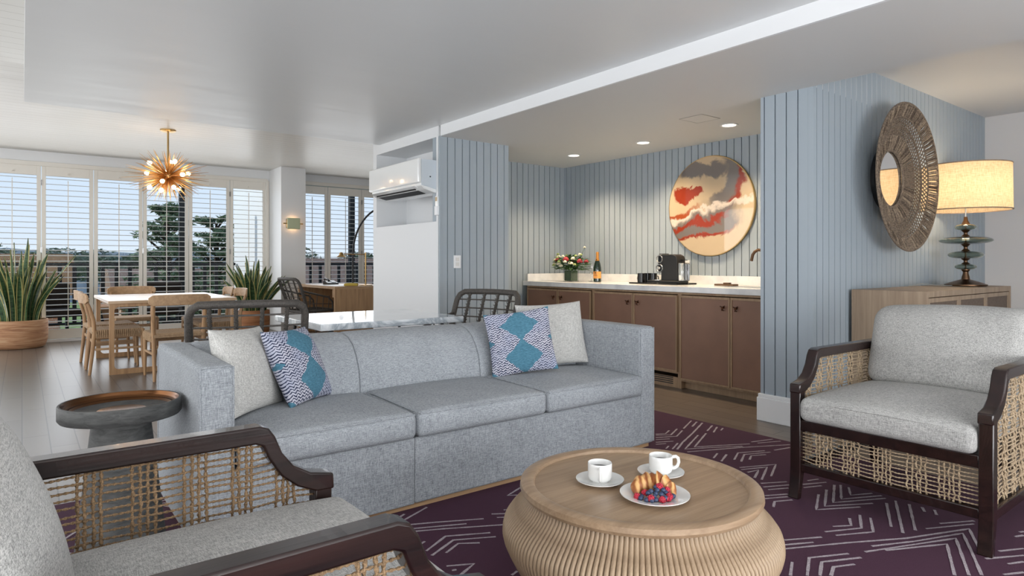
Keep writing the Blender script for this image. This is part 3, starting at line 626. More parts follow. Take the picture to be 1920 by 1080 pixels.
# recessed downlights and the flush panel
def downlight(x, y, label):
    t = thing('recessed_downlight', label, 'ceiling light', (x, y, H2), 0, 'recessed downlights over the kitchenette')
    obj('trim_ring', MB().lathe([(.062, 0), (.075, -.002), (.075, -.006), (.060, -.008), (.054, -.003)], n=32, open_=True), M['trimwhite'], t)
    obj('lens', MB().lathe([(.055, -.005), (.055, -.003)], n=32), M['spot'], t)
    light('downlight_beam', 'SPOT', (x, y, H2-.012), (0, 0, 0), 88, (1, .78, .52), spot_size=R(125), spot_blend=.7, shadow_soft_size=.05)
downlight(4.755, 5.089, 'lit recessed downlight over the flowers, leftmost of the three'); downlight(4.785, 4.139, 'lit recessed downlight above the coffee machine, middle of the three'); downlight(4.754, 3.169, 'lit recessed downlight above the sink, nearest the partition')
m = MB(); z = H2-.003
m.box(4.24, 4.244, 3.07, 3.29, z, H2+.001).box(4.48, 4.484, 3.07, 3.29, z, H2+.001).box(4.244, 4.48, 3.07, 3.074, z, H2+.001).box(4.244, 4.48, 3.286, 3.29, z, H2+.001)
t = tag(obj('ceiling_hatch', m, M['steel'], org=(4.36, 3.18, H2)), 'flush square access hatch in the ceiling left of the sink downlight', 'hatch'); obj('cover', MB().box(4.244, 4.48, 3.074, 3.286, H2-.002, H2+.001), M['soffit'], t, org=(4.36, 3.18, H2))
# ------------------------------------------------------------------ switches, air conditioner, sconce
t = tag(obj('light_switch', MB().box(3.207, 3.284, 5.070, 5.080, 1.065, 1.185), M['trimwhite'], org=(3.245, 5.08, 1.125), bevel=.002), 'white double light switch on the blue boarded wall', 'switch')
obj('rocker', MB().box(3.228, 3.263, 5.067, 5.071, 1.130, 1.165), M['ceramic'], t, org=(3.245, 5.08, 1.125)); obj('rocker', MB().box(3.228, 3.263, 5.067, 5.071, 1.085, 1.120), M['ceramic'], t, org=(3.245, 5.08, 1.125))
M['acwhite'] = plain('gloss_white_plastic', 'eceeee', .12, Coat_Weight=.6)
t = thing('air_conditioner', 'white wall mounted air conditioner in the niche of the white block', 'air conditioner', (3.2, 5.6, 1.78), world=True)
a, b = 5.14, 6.18
obj('body', MB().prism([(2.90, 1.83), (2.93, 1.80), (3.05, 1.765), (3.16, 1.765), (3.16, 2.07), (2.90, 2.07)], 'y', a, b), M['acwhite'], t, bevel=.008)
obj('front_panel', MB().box(2.865, 2.90, a+.0, b, 1.85, 2.075), M['acwhite'], t, bevel=.01, seg=3)
obj('side_panel', MB().prism([(2.90, 1.83), (3.14, 1.78), (3.14, 2.068), (2.90, 2.068)], 'y', a-.004, a+.001), plain('cool_white_plastic', 'c9d2da', .3), t)
obj('louver', MB().prism([(2.885, 1.825), (2.95, 1.795), (2.953, 1.80), (2.89, 1.832)], 'y', a+.1, b-.03), M['acwhite'], t)
obj('outlet', MB().prism([(2.95, 1.7935), (3.03, 1.7705), (3.03, 1.769), (2.95, 1.790)], 'y', a+.15, b-.06).prism([(2.905, 1.825), (2.93, 1.797), (2.931, 1.7985), (2.907, 1.828)], 'y', a+.15, b-.06), M['blackmatte'], t)
obj('badge', MB().box(2.985, 2.998, a-.006, a-.003, 1.905, 1.918), M['panegrey'], t)
obj('bracket', MB().box(3.16, 3.425, a+.1, b-.1, 1.85, 2.02), M['white'], t)
t = thing('remote_control', 'white remote control in its holder on the edge of the white block', 'remote', (3.05, 5.105, 1.6), world=True)
obj('holder', MB().box(3.030, 3.055, 5.078, 5.13, 1.555, 1.64), M['trimwhite'], t, bevel=.004); obj('handset', MB().box(3.036, 3.052, 5.082, 5.126, 1.60, 1.735), M['acwhite'], t, bevel=.004); obj('screen', MB().box(3.034, 3.0365, 5.088, 5.12, 1.685, 1.722), plain('beige_screen', 'b9a27a', .3), t)
t = thing('wall_sconce', 'small square green grey shaded sconce glowing on the white column', 'sconce', (3.50, 10.45, 1.755), world=True)
obj('backplate', MB().box(3.40, 3.60, 10.435, 10.45, 1.68, 1.83), M['brass'], t, bevel=.01)
obj('shade', MB().soft(3.395, 3.605, 10.37, 10.395, 1.665, 1.845, .012), plain('sage_shade', 'bcc3a2', .5), t); obj('arm', MB().box(3.34, 3.66, 10.40, 10.41, 1.745, 1.765), M['brass'], t)
obj('lamp', MB().box(3.44, 3.56, 10.405, 10.43, 1.70, 1.81), emit('sconce_glow', 'ffc890', 10), t)
# ------------------------------------------------------------------ mirror
t = thing('basket_mirror', 'large round woven seagrass framed mirror on the blue boarded wall', 'mirror', (5.22, 2.138, 1.75), world=False)
R1, R0 = .545, .215
def dish(r): q = (r-R0)/(R1-R0); return -.055-.125*q**1.1    # local y of the woven dish
random.seed(8); mm_ = [MB(), MB()]; N = 190
def mp(r, a, dy=0): return (r*math.cos(a), dish(r)+dy, r*math.sin(a))
for k in range(N):
    a = 2*math.pi*k/N+random.uniform(-.004, .004)
    for (ra, rb) in ((R0, .325), (.455, R1)):
        mm_[ra < .3].tube([mp(ra, a), mp((ra+rb)/2, a+random.uniform(-.01, .01), random.uniform(-.008, .002)), mp(rb, a+random.uniform(-.006, .006))], [.006, .007, .0088 if rb > .5 else .0058], 5, mi=random.choice((0, 0, 1, 2)))
obj('outer_straw', mm_[0], [M['seagrass'], M['sg2'], M['sg3']], t); obj('inner_straw', mm_[1], [M['seagrass'], M['sg2'], M['sg3']], t)
m = MB()
for k in range(84):
    for sg in (1, -1):
        a = 2*math.pi*k/84; m.tube([mp(.32+.14*q, a+sg*q*.30, sg*.002*(1 if int(q*8) % 2 else -1)) for q in [i/8 for i in range(9)]], .0044, 5)
for r in (.325, .39, .455): m.tube([mp(r, 2*math.pi*k/90) for k in range(90)], .0055, 6, True)
obj('lattice_weave', m, M['seagrass'], t)
m = MB()
for r, q in ((R0, .010), (R1, .009), (R0+.012, .006)): m.tube([mp(r, 2*math.pi*k/90) for k in range(90)], q, 8, True)
obj('rim', m, M['seagrass'], t)
o = obj('mirror_glass', disc(.222, 0, .004), M['mirror'], t); o.rotation_euler = (0, 0, R(-90)); o.location = (0, -.04, 0)
o = obj('backing', disc(.235, 0, .03), M['blackmatte'], t); o.rotation_euler = (0, 0, R(-90)); o.location = (0, -.005, 0)
# ------------------------------------------------------------------ credenza
t = thing('credenza', 'oak credenza with three cane fronted doors against the blue boarded wall', 'credenza', (5.5, 1.88, 0), world=True)
a, b, y0, y1, zt = 4.644, 6.358, 1.638, 2.113, .927
obj('body', MB().box(a, a+.03, y0, y1, .06, zt).box(b-.03, b, y0, y1, .06, zt).box(a+.03, b-.03, y0, y1, zt-.04, zt).box(a+.03, b-.03, y0, y1, .06, .10).box(a+.03, b-.03, y1-.02, y1, .10, zt-.04).box(a+.05, b-.05, y0+.04, y1-.04, 0, .06), M['credwood'], t, bevel=.002)
g = G('woven_cane_panel'); f = g.noise(1, g.co((400, 400, 60)), 2); g.set(Base_Color=g.ramp(f, [(.3, hexc('55483f')), (.7, hexc('7b6c60'))]), Roughness=.8); M['cane'] = g.m
dw = (b-a-.06)/3
for i in range(3):
    p, q = a+.03+i*dw+.003, a+.03+(i+1)*dw-.003; fw = .028
    d = obj('door', MB().box(p, p+fw, y0+.004, y0+.02, .103, zt-.045).box(q-fw, q, y0+.004, y0+.02, .103, zt-.045).box(p+fw, q-fw, y0+.004, y0+.02, zt-.075, zt-.045).box(p+fw, q-fw, y0+.004, y0+.02, .103, .135).box(p+fw, q-fw, y0+.004, y0+.02, .60, .62), M['credwood'], t, bevel=.001)
    obj('cane_panel', MB().box(p+fw, q-fw, y0+.010, y0+.016, .135, zt-.075), M['cane'], d, org=t['_o'])
# table lamp
LX, LY, LZ = 6.06, 1.86, .927
t = thing('table_lamp', 'table lamp with stacked grey green glass discs and a linen drum shade', 'lamp', (LX, LY, LZ))
obj('base', MB().lathe([(.14, 0), (.146, .006), (.146, .014), (.125, .022), (.09, .035), (.05, .048), (.03, .055), (.027, .075), (.02, .10), (.019, .115), (.03, .128), (.03, .133)], n=40), M['bronze'], t)
def sp(z0, z1, c): return MB().lathe([(.028, z0), (.012, z0+(z1-z0)*.35), (.012, z0+(z1-z0)*.6), (.03, z1)], n=24)
zz = [(.133, .178, .075), (.222, .282, .122), (.338, .40, .185), (.452, .50, .075)]
for (z0, z1, r) in zz:
    h_ = (z1-z0)/2; c = (z0+z1)/2; pr = [(.02, z0)]+[(.02+(r-.02)*math.cos(q)**.8, c+h_*math.sin(q)) for q in [R(x) for x in range(-80, 81, 16)]]+[(.02, z1)]
    pi_ = [(max(.018, p_[0]-.004), c+(p_[1]-c)*.86) for p_ in pr][::-1]
    m = MB().lathe(pr, n=48, open_=True); m.lathe(pi_, n=48, open_=True); obj('glass_disc', m, M['smokeglass'], t)
m = MB(); m.lathe([(.006, .12), (.006, .55)], n=12)
for (z0, z1) in ((.178, .222), (.282, .338), (.40, .452)):
    m.lathe([(.033, z0-.004), (.030, z0+.004), (.014, z0+(z1-z0)*.35), (.013, z0+(z1-z0)*.6), (.030, z1-.004), (.034, z1+.004)], n=28)
m.lathe([(.034, .496), (.028, .506), (.016, .53), (.012, .56)], n=28)
obj('stem', m, M['bronze'], t)
SR, s0, s1 = .306, .612, .972
sh = obj('lamp_shade', MB().lathe([(SR, s0), (SR-.004, s1)], n=72, open_=True), M['shade'], t)
obj('shade_trim', MB().tube([(SR*math.cos(a), SR*math.sin(a), s0) for a in [2*math.pi*k/64 for k in range(64)]], .005, 6, True), M['credwood'], sh)
obj('shade_trim', MB().tube([((SR-.004)*math.cos(a), (SR-.004)*math.sin(a), s1) for a in [2*math.pi*k/64 for k in range(64)]], .005, 6, True), M['credwood'], sh)
m = MB().lathe([(.005, .56), (.005, s1+.01), (.018, s1+.012), (.02, s1+.03), (.012, s1+.036), (0, s1+.036)], n=16)
for k in range(3): a = k*2.094; m.tube([(0, 0, s1-.01), ((SR-.006)*math.cos(a), (SR-.006)*math.sin(a), s1-.01)], .002, 5)
obj('finial', m, M['steel'], t)
obj('bulb', MB().ball((0, 0, .77), .035, 8, (1, 1, 1.3)), M['bulb'], t)
light('table_lamp_light', 'POINT', (LX, LY, LZ+.77), (0, 0, 0), 15, (1, .81, .58), shadow_soft_size=.06)
tag(obj('lamp_cord', MB().tube([(LX-.13, LY+.05, LZ+.006), (LX-.25, LY+.12, LZ+.008), (LX-.36, LY+.19, LZ+.02), (LX-.45, LY+.21, LZ+.008), (LX-.5, LY+.235, LZ+.004)], .003, 6), plain('clear_grey_cord', 'a8a8a4', .3), org=(LX-.3, LY+.15, LZ)), 'thin grey lamp cord curling over the credenza top to the wall', 'cord')
# ================================================================== SITTING AREA
RX0, RX1, RY0, RY1, RT = -.75, 3.745, -.9, 3.56, .014
m = MB().box(RX0, RX1, RY0, RY1, 0, RT, 0)
# pale line motif of the rug, polylines in metres on the floor
D_ = [[(3.225, 2.685), (3.284, 2.654), (3.365, 2.690)],
    [(3.205, 2.668), (3.287, 2.614), (3.439, 2.684)],
    [(3.161, 2.632), (3.289, 2.570), (3.433, 2.637)],
    [(3.479, 2.663), (3.696, 2.763)],
    [(3.569, 2.661), (3.701, 2.721)],
    [(3.060, 2.388), (3.208, 2.462), (3.420, 2.550), (3.706, 2.679)],
    [(3.503, 2.192), (3.326, 2.286), (3.182, 2.356), (3.497, 2.500)],
    [(3.424, 2.190), (3.259, 2.284), (3.102, 2.364), (3.419, 2.504)],
    [(3.552, 2.531), (3.701, 2.596)],
    [(3.555, 2.485), (3.691, 2.552)],
    [(3.634, 2.484), (3.697, 2.511)],
    [(3.066, 2.320), (3.393, 2.181), (3.681, 2.035)],
    [(3.548, 2.210), (3.711, 2.164)],
    [(3.557, 2.173), (3.707, 2.110)],
    [(3.499, 2.031), (3.624, 2.003)],
    [(3.124, 2.601), (3.207, 2.560)],
    [(3.078, 2.562), (3.183, 2.512)],
    [(3.043, 2.533), (3.106, 2.506)],
    [(3.043, 2.409), (3.171, 2.469)],
    [(3.021, 2.438), (3.078, 2.464)],
    [(3.086, 2.157), (3.181, 2.197)],
    [(3.071, 2.096), (3.204, 2.152)],
    [(3.153, 2.069), (3.283, 2.130), (3.446, 2.059)],
    [(3.153, 2.026), (3.284, 2.090), (3.446, 2.024)],
    [(3.221, 2.017), (3.294, 2.053), (3.380, 2.013)],
    [(3.054, 1.972), (3.259, 1.882), (3.058, 1.793)],
    [(3.030, 1.947), (3.179, 1.886), (2.971, 1.793)],
    [(3.018, 1.902), (3.100, 1.887), (2.969, 1.831)],
    [(2.919, 1.766), (3.044, 1.699)],
    [(2.881, 1.730), (3.010, 1.668)],
    [(2.866, 1.695), (2.965, 1.647)],
    [(3.142, 1.645), (3.209, 1.622)],
    [(3.069, 1.631), (3.194, 1.575)],
    [(3.029, 1.605), (3.126, 1.565)],
    [(2.779, 1.661), (2.885, 1.606)],
    [(2.744, 1.640), (2.852, 1.588)],
    [(2.681, 1.560), (2.747, 1.593), (2.831, 1.553)],
    [(2.997, 1.515), (2.802, 1.427), (2.991, 1.322)],
    [(3.090, 1.523), (2.873, 1.424), (3.082, 1.307)],
    [(3.187, 1.532), (2.947, 1.422), (3.195, 1.299)],
    [(3.211, 1.513), (3.021, 1.420), (3.217, 1.325)],
    [(3.208, 1.473), (3.107, 1.417), (3.214, 1.366)],
    [(3.135, 1.271), (2.869, 1.145)],
    [(3.199, 1.258), (2.840, 1.089)],
    [(2.679, 1.294), (2.750, 1.252), (2.823, 1.293)],
    [(2.600, 1.288), (2.757, 1.214), (2.895, 1.282)],
    [(2.601, 1.244), (2.756, 1.167), (2.899, 1.240)],
    [(2.395, 1.347), (2.540, 1.271)],
    [(2.355, 1.324), (2.467, 1.267)],
    [(2.186, 1.145), (2.324, 1.210), (2.476, 1.137)],
    [(2.222, 1.118), (2.328, 1.165), (2.480, 1.093)],
    [(2.252, 1.094), (2.324, 1.120), (2.406, 1.083)],
    [(2.139, 1.181), (2.242, 1.231)],
    [(3.202, 1.202), (2.909, 1.069)],
    [(3.209, 1.152), (3.159, 1.124)],
    [(3.217, 1.106), (3.161, 1.078)],
    [(3.067, 1.034), (3.215, 0.956)],
    [(2.961, 1.049), (3.176, 0.945)],
    [(2.317, 1.308), (2.566, 1.185), (2.795, 1.061), (3.102, 0.940), (2.870, 0.829)],
    [(2.612, 1.112), (2.794, 1.028), (3.030, 0.940), (2.862, 0.859), (2.676, 0.773)],
    [(2.540, 1.106), (2.953, 0.940), (2.640, 0.800)],
    [(2.616, 1.064), (2.865, 0.942), (2.600, 0.831)],
    [(2.951, 0.798), (3.055, 0.747)],
    [(2.836, 0.808), (2.984, 0.729)],
    [(2.852, 0.744), (2.920, 0.714)],
    [(3.158, 0.801), (3.203, 0.783)],
    [(3.226, 0.803), (3.249, 0.794)],
    [(2.742, 0.728), (2.820, 0.689)],
    [(1.253, 2.459), (1.326, 2.499)],
    [(1.257, 2.425), (1.444, 2.508)],
    [(1.931, 2.448), (1.819, 2.402), (1.870, 2.371)],
    [(1.246, 2.404), (1.388, 2.339), (1.571, 2.246)],
    [(1.241, 2.359), (1.484, 2.247)],
    [(1.236, 2.330), (1.379, 2.262), (1.603, 2.143)],
    [(1.628, 2.267), (1.679, 2.234)],
    [(1.698, 2.272), (1.713, 2.265)],
    [(1.624, 2.222), (1.656, 2.202)],
    [(1.222, 2.128), (1.349, 2.195), (1.511, 2.113)],
    [(1.219, 2.082), (1.355, 2.146), (1.507, 2.069)],
    [(1.273, 2.068), (1.353, 2.108), (1.424, 2.062)],
    [(1.217, 2.186), (1.260, 2.205)],
    [(1.219, 1.977), (1.308, 1.931), (1.222, 1.890)],
    [(1.217, 1.937), (1.233, 1.932)],
    [(1.365, 1.780), (1.399, 1.791)]]
for (x, y) in [(-.2, 2.9), (.15, 2.2), (-.55, 1.9), (.1, 3.3), (-.5, .2)]:
    for k in range(3): D_.append([(x+k*.07, y-.25+k*.04), (x+.18+k*.07, y+k*.03), (x+.55-k*.05, y-.02-k*.07+.05)])
random.seed(2)
for pl in D_:
    pts = []
    for (a, b), (c, d) in zip(pl[:-1], pl[1:]):
        n = max(2, int(math.hypot(c-a, d-b)/.03)); pts += [(a+(c-a)*i/n, b+(d-b)*i/n) for i in range(n)]
    pts.append(pl[-1]); L = []; Rr = []
    for i, p in enumerate(pts):
        q = pts[min(i+1, len(pts)-1)]; o_ = pts[max(i-1, 0)]; dx, dy = q[0]-o_[0], q[1]-o_[1]; l_ = math.hypot(dx, dy) or 1
        wv_ = .0055+random.uniform(-.0012, .0012); L.append((p[0]-dy/l_*wv_, p[1]+dx/l_*wv_)); Rr.append((p[0]+dy/l_*wv_, p[1]-dx/l_*wv_))
    n = len(pts); m.add([(x, y, RT+.0012) for x, y in L+Rr], [(i, n+i, n+i+1, i+1) for i in range(n-1)], 1)
tag(obj('area_rug', m, [M['rug'], M['rugline']], org=(1.5, 1.3, 0), smooth=0), 'dark plum rug with broken pale chevron lines under the sofa and armchairs', 'rug')
# ------------------------------------------------------------------ sofa
t = thing('sofa', 'long grey three seat sofa with square arms and four throw pillows', 'sofa', (1.755, 2.95, RT), world=True)
x0, x1, yf, yb_ = .505, 3.005, 2.51, 3.42
obj('plinth', MB().box(x0+.02, x1-.02, yf+.03, yb_-.03, RT, .04), M['oak'], t)
obj('front_rail', MB().soft(x0+.11, 1.3855, yf+.004, 3.2, .04, .335, .006).soft(1.3865, x1-.11, yf+.004, 3.2, .04, .335, .012), M['sofa'], t)
for a, b in ((x0, x0+.125), (x1-.125, x1)):
    arm = obj('armrest', MB().soft(a, b, yf-.002, yb_-.02, .04, .735, .022, top=.004), M['sofa'], t)
    c = .006; obj('piping', MB().tube([(a+c, yf+c-.003, .05), (a+c, yf+c-.003, .728), (b-c, yf+c-.003, .728), (b-c, yf+c-.003, .05)], .0035, 6), M['sofa'], arm, org=t['_o'])
obj('back_shell', MB().soft(x0, x1, 3.34, yb_+.01, .04, .728, .03), M['sofa'], t)
segs = [.632, 1.372, 2.118, 2.878]
for i in range(3):
    a, b = segs[i], segs[i+1]; rr = []
    prof = [(3.36, .30), (3.10, .30), (3.055, .40), (3.055, .48), (3.068, .56), (3.10, .63), (3.15, .69), (3.21, .725), (3.28, .739), (3.34, .738), (3.375, .725), (3.375, .5)]
    cy, cz = 3.24, .52
    for x, s_ in ((a+.001, .95), (a+.004, .978), (a+.012, .993), (a+.03, 1), ((a*2+b)/3, 1.012), ((a+b*2)/3, 1.012), (b-.03, 1), (b-.012, .993), (b-.004, .978), (b-.001, .95)):
        rr.append([(x, cy+(p-cy)*s_, cz+(q-cz)*s_) for p, q in prof])
    obj('back_cushion', MB().rings(rr), M['sofa'], t, smooth=50)
seats = [.634, 1.384, 2.138, 2.878]
for i in range(3):
    a, b = seats[i]+.002, seats[i+1]-.002
    s_ = obj('seat_cushion', MB().soft(a, b, 2.478, 3.10, .337, .452, .03, top=.022, front=.012, n=16), M['sofa'], t, smooth=60)
    obj('piping', MB().tube([(a+.012, 3.0, .455), (a+.006, 2.6, .449), (a+.012, 2.486, .444), (a+.3, 2.472, .448), (b-.3, 2.472, .448), (b-.012, 2.486, .444), (b-.006, 2.6, .449), (b-.012, 3.0, .455)], .003, 5), M['sofa'], s_, org=t['_o'])
# ------------------------------------------------------------------ throw pillows
g = G('teal_diamond_weave'); g.co(); sx = g.n('SeparateXYZ'); g.l(g._c, sx.inputs[0]); X_, Z_ = sx.outputs[0], sx.outputs[2]
n1 = g.noise(30, detail=3); jit = g.math('MULTIPLY', g.math('SUBTRACT', n1, .5), .05); Xj = g.math('ADD', X_, jit)
def dia(cx_, cz_, a, b): return g.math('LESS_THAN', g.math('ADD', g.math('DIVIDE', g.math('ABSOLUTE', g.math('SUBTRACT', Xj, cx_)), a), g.math('DIVIDE', g.math('ABSOLUTE', g.math('SUBTRACT', Z_, cz_)), b)), 1.0)
d = dia(0, .10, .115, .10)
for q in (dia(0, .285, .115, .09), dia(-.215, .195, .055, .04), dia(.215, .195, .055, .04), dia(-.21, .0, .06, .05), dia(.21, .0, .06, .05), dia(-.21, .385, .05, .04), dia(.21, .385, .06, .05)): d = g.math('MAXIMUM', d, q)
zig = g.math('ABSOLUTE', g.math('SUBTRACT', g.math('FRACT', g.math('MULTIPLY', X_, 38)), .5))
row = g.math('FRACT', g.math('ADD', g.math('MULTIPLY', Z_, 72), g.math('MULTIPLY', zig, 1.5)))
n2 = g.noise(1, g.co((70, 60, 200)), 2); n3 = g.noise(9, detail=2)
dk = g.math('GREATER_THAN', g.math('ADD', row, g.math('MULTIPLY', g.math('SUBTRACT', n2, .5), 1.3)), g.math('ADD', .62, g.math('MULTIPLY', g.math('SUBTRACT', n3, .5), .5)))
base = g.mix(dk, g.ramp(n3, [(.35, hexc('c9c8d2')), (.65, hexc('a9aec2'))]), hexc('2a3350'))
g.set(Base_Color=g.mix(d, base, g.ramp(n2, [(.3, hexc('3d6b80')), (.7, hexc('54869c'))])), Roughness=.9); g.bump(row, .002, .5); M['teal'] = g.m
def pillow(loc, w_, h_, t_, yaw, lean, roll, mt, label, grp):
    o = tag(obj('throw_pillow', MB().pillow(w_, h_, t_), mt, org=(0, 0, 0), smooth=70), label, 'pillow', grp)
    o.location = loc; o.rotation_mode = 'ZXY'; o.rotation_euler = (R(lean), R(roll), R(yaw)); return o
SZ = .468
pillow((2.655, 3.00, SZ), .47, .40, .13, -13, -13, 1, M['pilwhite'], 'ivory woven throw pillow at the right end of the sofa, behind the patterned one', 'ivory pillows on the sofa')
pillow((2.325, 2.895, SZ), .395, .375, .12, -29, -15, 0, M['teal'], 'teal diamond and navy zigzag throw pillow at the right end of the sofa', 'teal patterned pillows on the sofa')
pillow((.835, 2.915, SZ-.008), .42, .385, .15, 48, -16, -12, M['pilwhite'], 'ivory woven throw pillow leaning in the left corner of the sofa', 'ivory pillows on the sofa')
pillow((1.085, 2.95, SZ-.005), .38, .37, .14, 44, -20, -16, M['teal'], 'teal diamond and navy zigzag throw pillow tilted beside the left sofa arm', 'teal patterned pillows on the sofa')
# ------------------------------------------------------------------ armchairs (front towards +X)
def make_armchair(name, label):
    t = thing(name, label, 'armchair', (0, 0, 0)); t['group'] = 'dark wood armchairs with rope sides'
    XB, XF, W = -.43, .425, .398
    for s in (-1, 1):
        ya, yb2 = s*(W-.052), s*W
        arm = [(XB-.01, .668), (XB-.01, .712-.028), (.24, .686), (.262, .678), (.278, .655), (.296, .61), (.325, .572), (.37, .545), (.432, .532), (.434, .49), (.385, .492), (.335, .515), (.292, .552), (.262, .60), (.248, .635), (.23, .642), (XB-.01, .642)]
        obj('arm_rail', MB().prism(arm, 'y', ya, yb2), M['dark'], t, bevel=.005)
        obj('front_leg', MB().prism([(.382, .50), (.428, .50), (.428, .14), (.432, .08), (.447, 0), (.418, 0), (.402, .07), (.384, .14)], 'y', s*(W-.05), s*W), M['dark'], t, bevel=.004)
        obj('rear_leg', MB().prism([(XB, .66), (XB+.045, .66), (XB+.045, .14), (XB+.02, 0), (XB-.02, 0), (XB-.005, .14)], 'y', s*(W-.05), s*W), M['dark'], t, bevel=.004)
        obj('side_rail', MB().box(XB+.02, .40, s*(W-.045), s*(W-.005), .125, .165).box(XB+.02, .40, s*(W-.06), s*(W-.045), .31, .345), M['dark'], t, bevel=.003)
    yi = W-.048
    obj('front_rail', MB().box(.388, .422, -yi, yi, .318, .368).box(.388, .422, -yi, yi, .125, .165), M['dark'], t, bevel=.004)
    obj('back_rail', MB().box(XB, XB+.035, -yi, yi, .318, .355).box(XB, XB+.035, -yi, yi, .125, .165).box(XB, XB+.035, -yi, yi, .63, .672), M['dark'], t, bevel=.004)
    obj('seat_deck', MB().box(XB+.035, .39, -yi, yi, .335, .366), M['dark'], t)
    # rope panels on both sides
    random.seed(3)
    def xlim(z):
        if z > .50: return .255+(.115)*((.64-z)/.14)**1.6
        return .385
    for s in (-1, 1):
        m = MB(); y = s*(W-.026); z = .178
        while z < .632:
            xe = xlim(z)-.002; xs = [XB+.045]+[XB+.13+.107*i for i in range(20)]; xs = [x for x in xs if x < xe-.03]+[xe]
            m.rope([(x, y+s*.004*(1 if i % 2 else -1), z+random.uniform(-.003, .003)) for i, x in enumerate(xs)], .0026, .013, 6); z += .0168
        gx = XB+.075; k = 0
        while gx < .38:
            for j in range(4):
                x = gx+j*.0155+random.uniform(-.002, .002); zt_ = .645
                if x > .25: zt_ = .645-.135*((x-.25)/.12)**.62
                if x > .378: break
                pts = []; zz_ = .166; q = 0
                while zz_ < zt_: pts.append((x+random.uniform(-.0015, .0015), y+s*(.0045 if (q+j) % 2 else -.0045), zz_)); zz_ += .034; q += 1
                pts.append((x, y+s*.003, zt_)); m.rope(pts, .0036, .014, 6); 
                m.ball((x, y-s*.004, zt_+.004), .005, 4)
            gx += .107
        obj('side_rope_weave', m, M['rope'] if name == 'rope_armchair' else M['rope2'], t, smooth=60)
    m = MB(); z = .176
    while z < .315:
        m.rope([(.405+.004*(1 if i % 2 else -1), -yi+2*yi*i/12, z+random.uniform(-.004, .003)) for i in range(13)], .0026, .013, 6); z += .0165
    for c in (-.25, -.13, 0, .13, .245):
        for j in range(5):
            y = c+(j-2)*.0165+random.uniform(-.002, .002); pts = [(.405+(.006 if (q+j) % 2 else -.006), y+random.uniform(-.003, .003), .165+q*.022) for q in range(8)]; m.rope(pts, .0032, .013, 6)
    obj('front_rope_weave', m, M['rope2'] if name != 'rope_armchair' else M['rope'], t, smooth=60)
    m = MB()
    for i in range(22): m.rope([(XB+.018, -yi, .35+i*.013), (XB+.018, yi, .35+i*.013)], .0026, .013, 5)
    obj('back_rope_weave', m, M['rope2'], t, smooth=60)
    c = obj('seat_cushion', MB().soft(-.33, .456, -yi+.004, yi-.004, .368, .474, .034, top=.045, front=0, n=18), M['chairfab'], t, smooth=60)
    h = yi-.002
    obj('piping', MB().tube([(-.2, -h+.006, .462), (.42, -h+.012, .462), (.448, -h+.04, .459), (.453, 0, .463), (.448, h-.04, .459), (.42, h-.012, .462), (-.2, h-.006, .462)], .003, 5), M['chairfab'], c)
    def lean(v):
        x, y, z = v; return (x-.30*(z-.46)+.012*math.sin(9*y+2), y, z+.006*math.sin(7*y+1))
    b = MB().soft(-.385, -.165, -yi+.006, yi-.006, .480, .872, .07, side=.03, top=.012, n=18, fn=lean)
    obj('back_cushion', b, M['chairfab'], t, smooth=60)
    return t
ac = make_armchair('rope_armchair', 'dark wood armchair with jute rope sides, nearest, at the lower left'); ac.location = (.235, 1.312, RT)
ac2 = dup(ac, (3.30, 1.19, RT), R(180), 'dark wood armchair with rope panels at the right, in front of the credenza')
for ch in ac2.children:
    if 'rope_weave' in ch.name: ch.data = ch.data.copy(); ch.data.materials[0] = M['rope2']
# ------------------------------------------------------------------ coffee table
cx, cy, ct_ = 1.522, 1.337, .437
t = thing('coffee_table', 'round light wood coffee table with a ribbed bulging base and rimmed top', 'coffee table', (cx, cy, RT))
zt = ct_-RT
obj('table_top', MB().lathe([(.0, zt-.011), (.322, zt-.011), (.326, zt-.003), (.333, zt), (.355, zt), (.366, zt-.004), (.368, zt-.018), (.362, zt-.028), (.335, zt-.032), (0, zt-.032)], n=96, open_=True), M['ctop'], t)
def rad(z):
    pr = [(0, .26), (.06, .30), (.14, .352), (.20, .388), (.245, .41), (.275, .417), (.30, .41), (.325, .392), (.35, .365), (.375, .345), (.40, .338)]
    for (a, b), (c, d) in zip(pr[:-1], pr[1:]):
        if a <= z <= c: return b+(d-b)*(z-a)/(c-a)
    return pr[-1][1]
zs = [.0, .05, .10, .15, .19, .225, .25, .268, .284, .30, .318, .336, .354, .372, zt-.03]
obj('drum', MB().lathe([(rad(z)-.012, z) for z in zs], n=96), M['crib'], t)
NR = 168
def rib(m, a): return m.tube([(rad(z)*math.cos(a), rad(z)*math.sin(a), z) for z in zs], .0076, 7)
order = sorted(range(NR), key=lambda k: -math.cos(2*math.pi*k/NR-R(-138.7)))      # the hundred ribs on the visible side are parts of their own
r0 = obj('rib', rib(MB(), 0), M['crib'], t, smooth=60); r0.rotation_euler = (0, 0, 2*math.pi*order[0]/NR)
for k in order[1:100]: c = r0.copy(); COL.objects.link(c); c.rotation_euler = (0, 0, 2*math.pi*k/NR)
m = MB()
for k in order[100:]: rib(m, 2*math.pi*k/NR)
o = obj('far_ribs', m, M['crib'], t, smooth=60); o['kind'] = 'stuff'
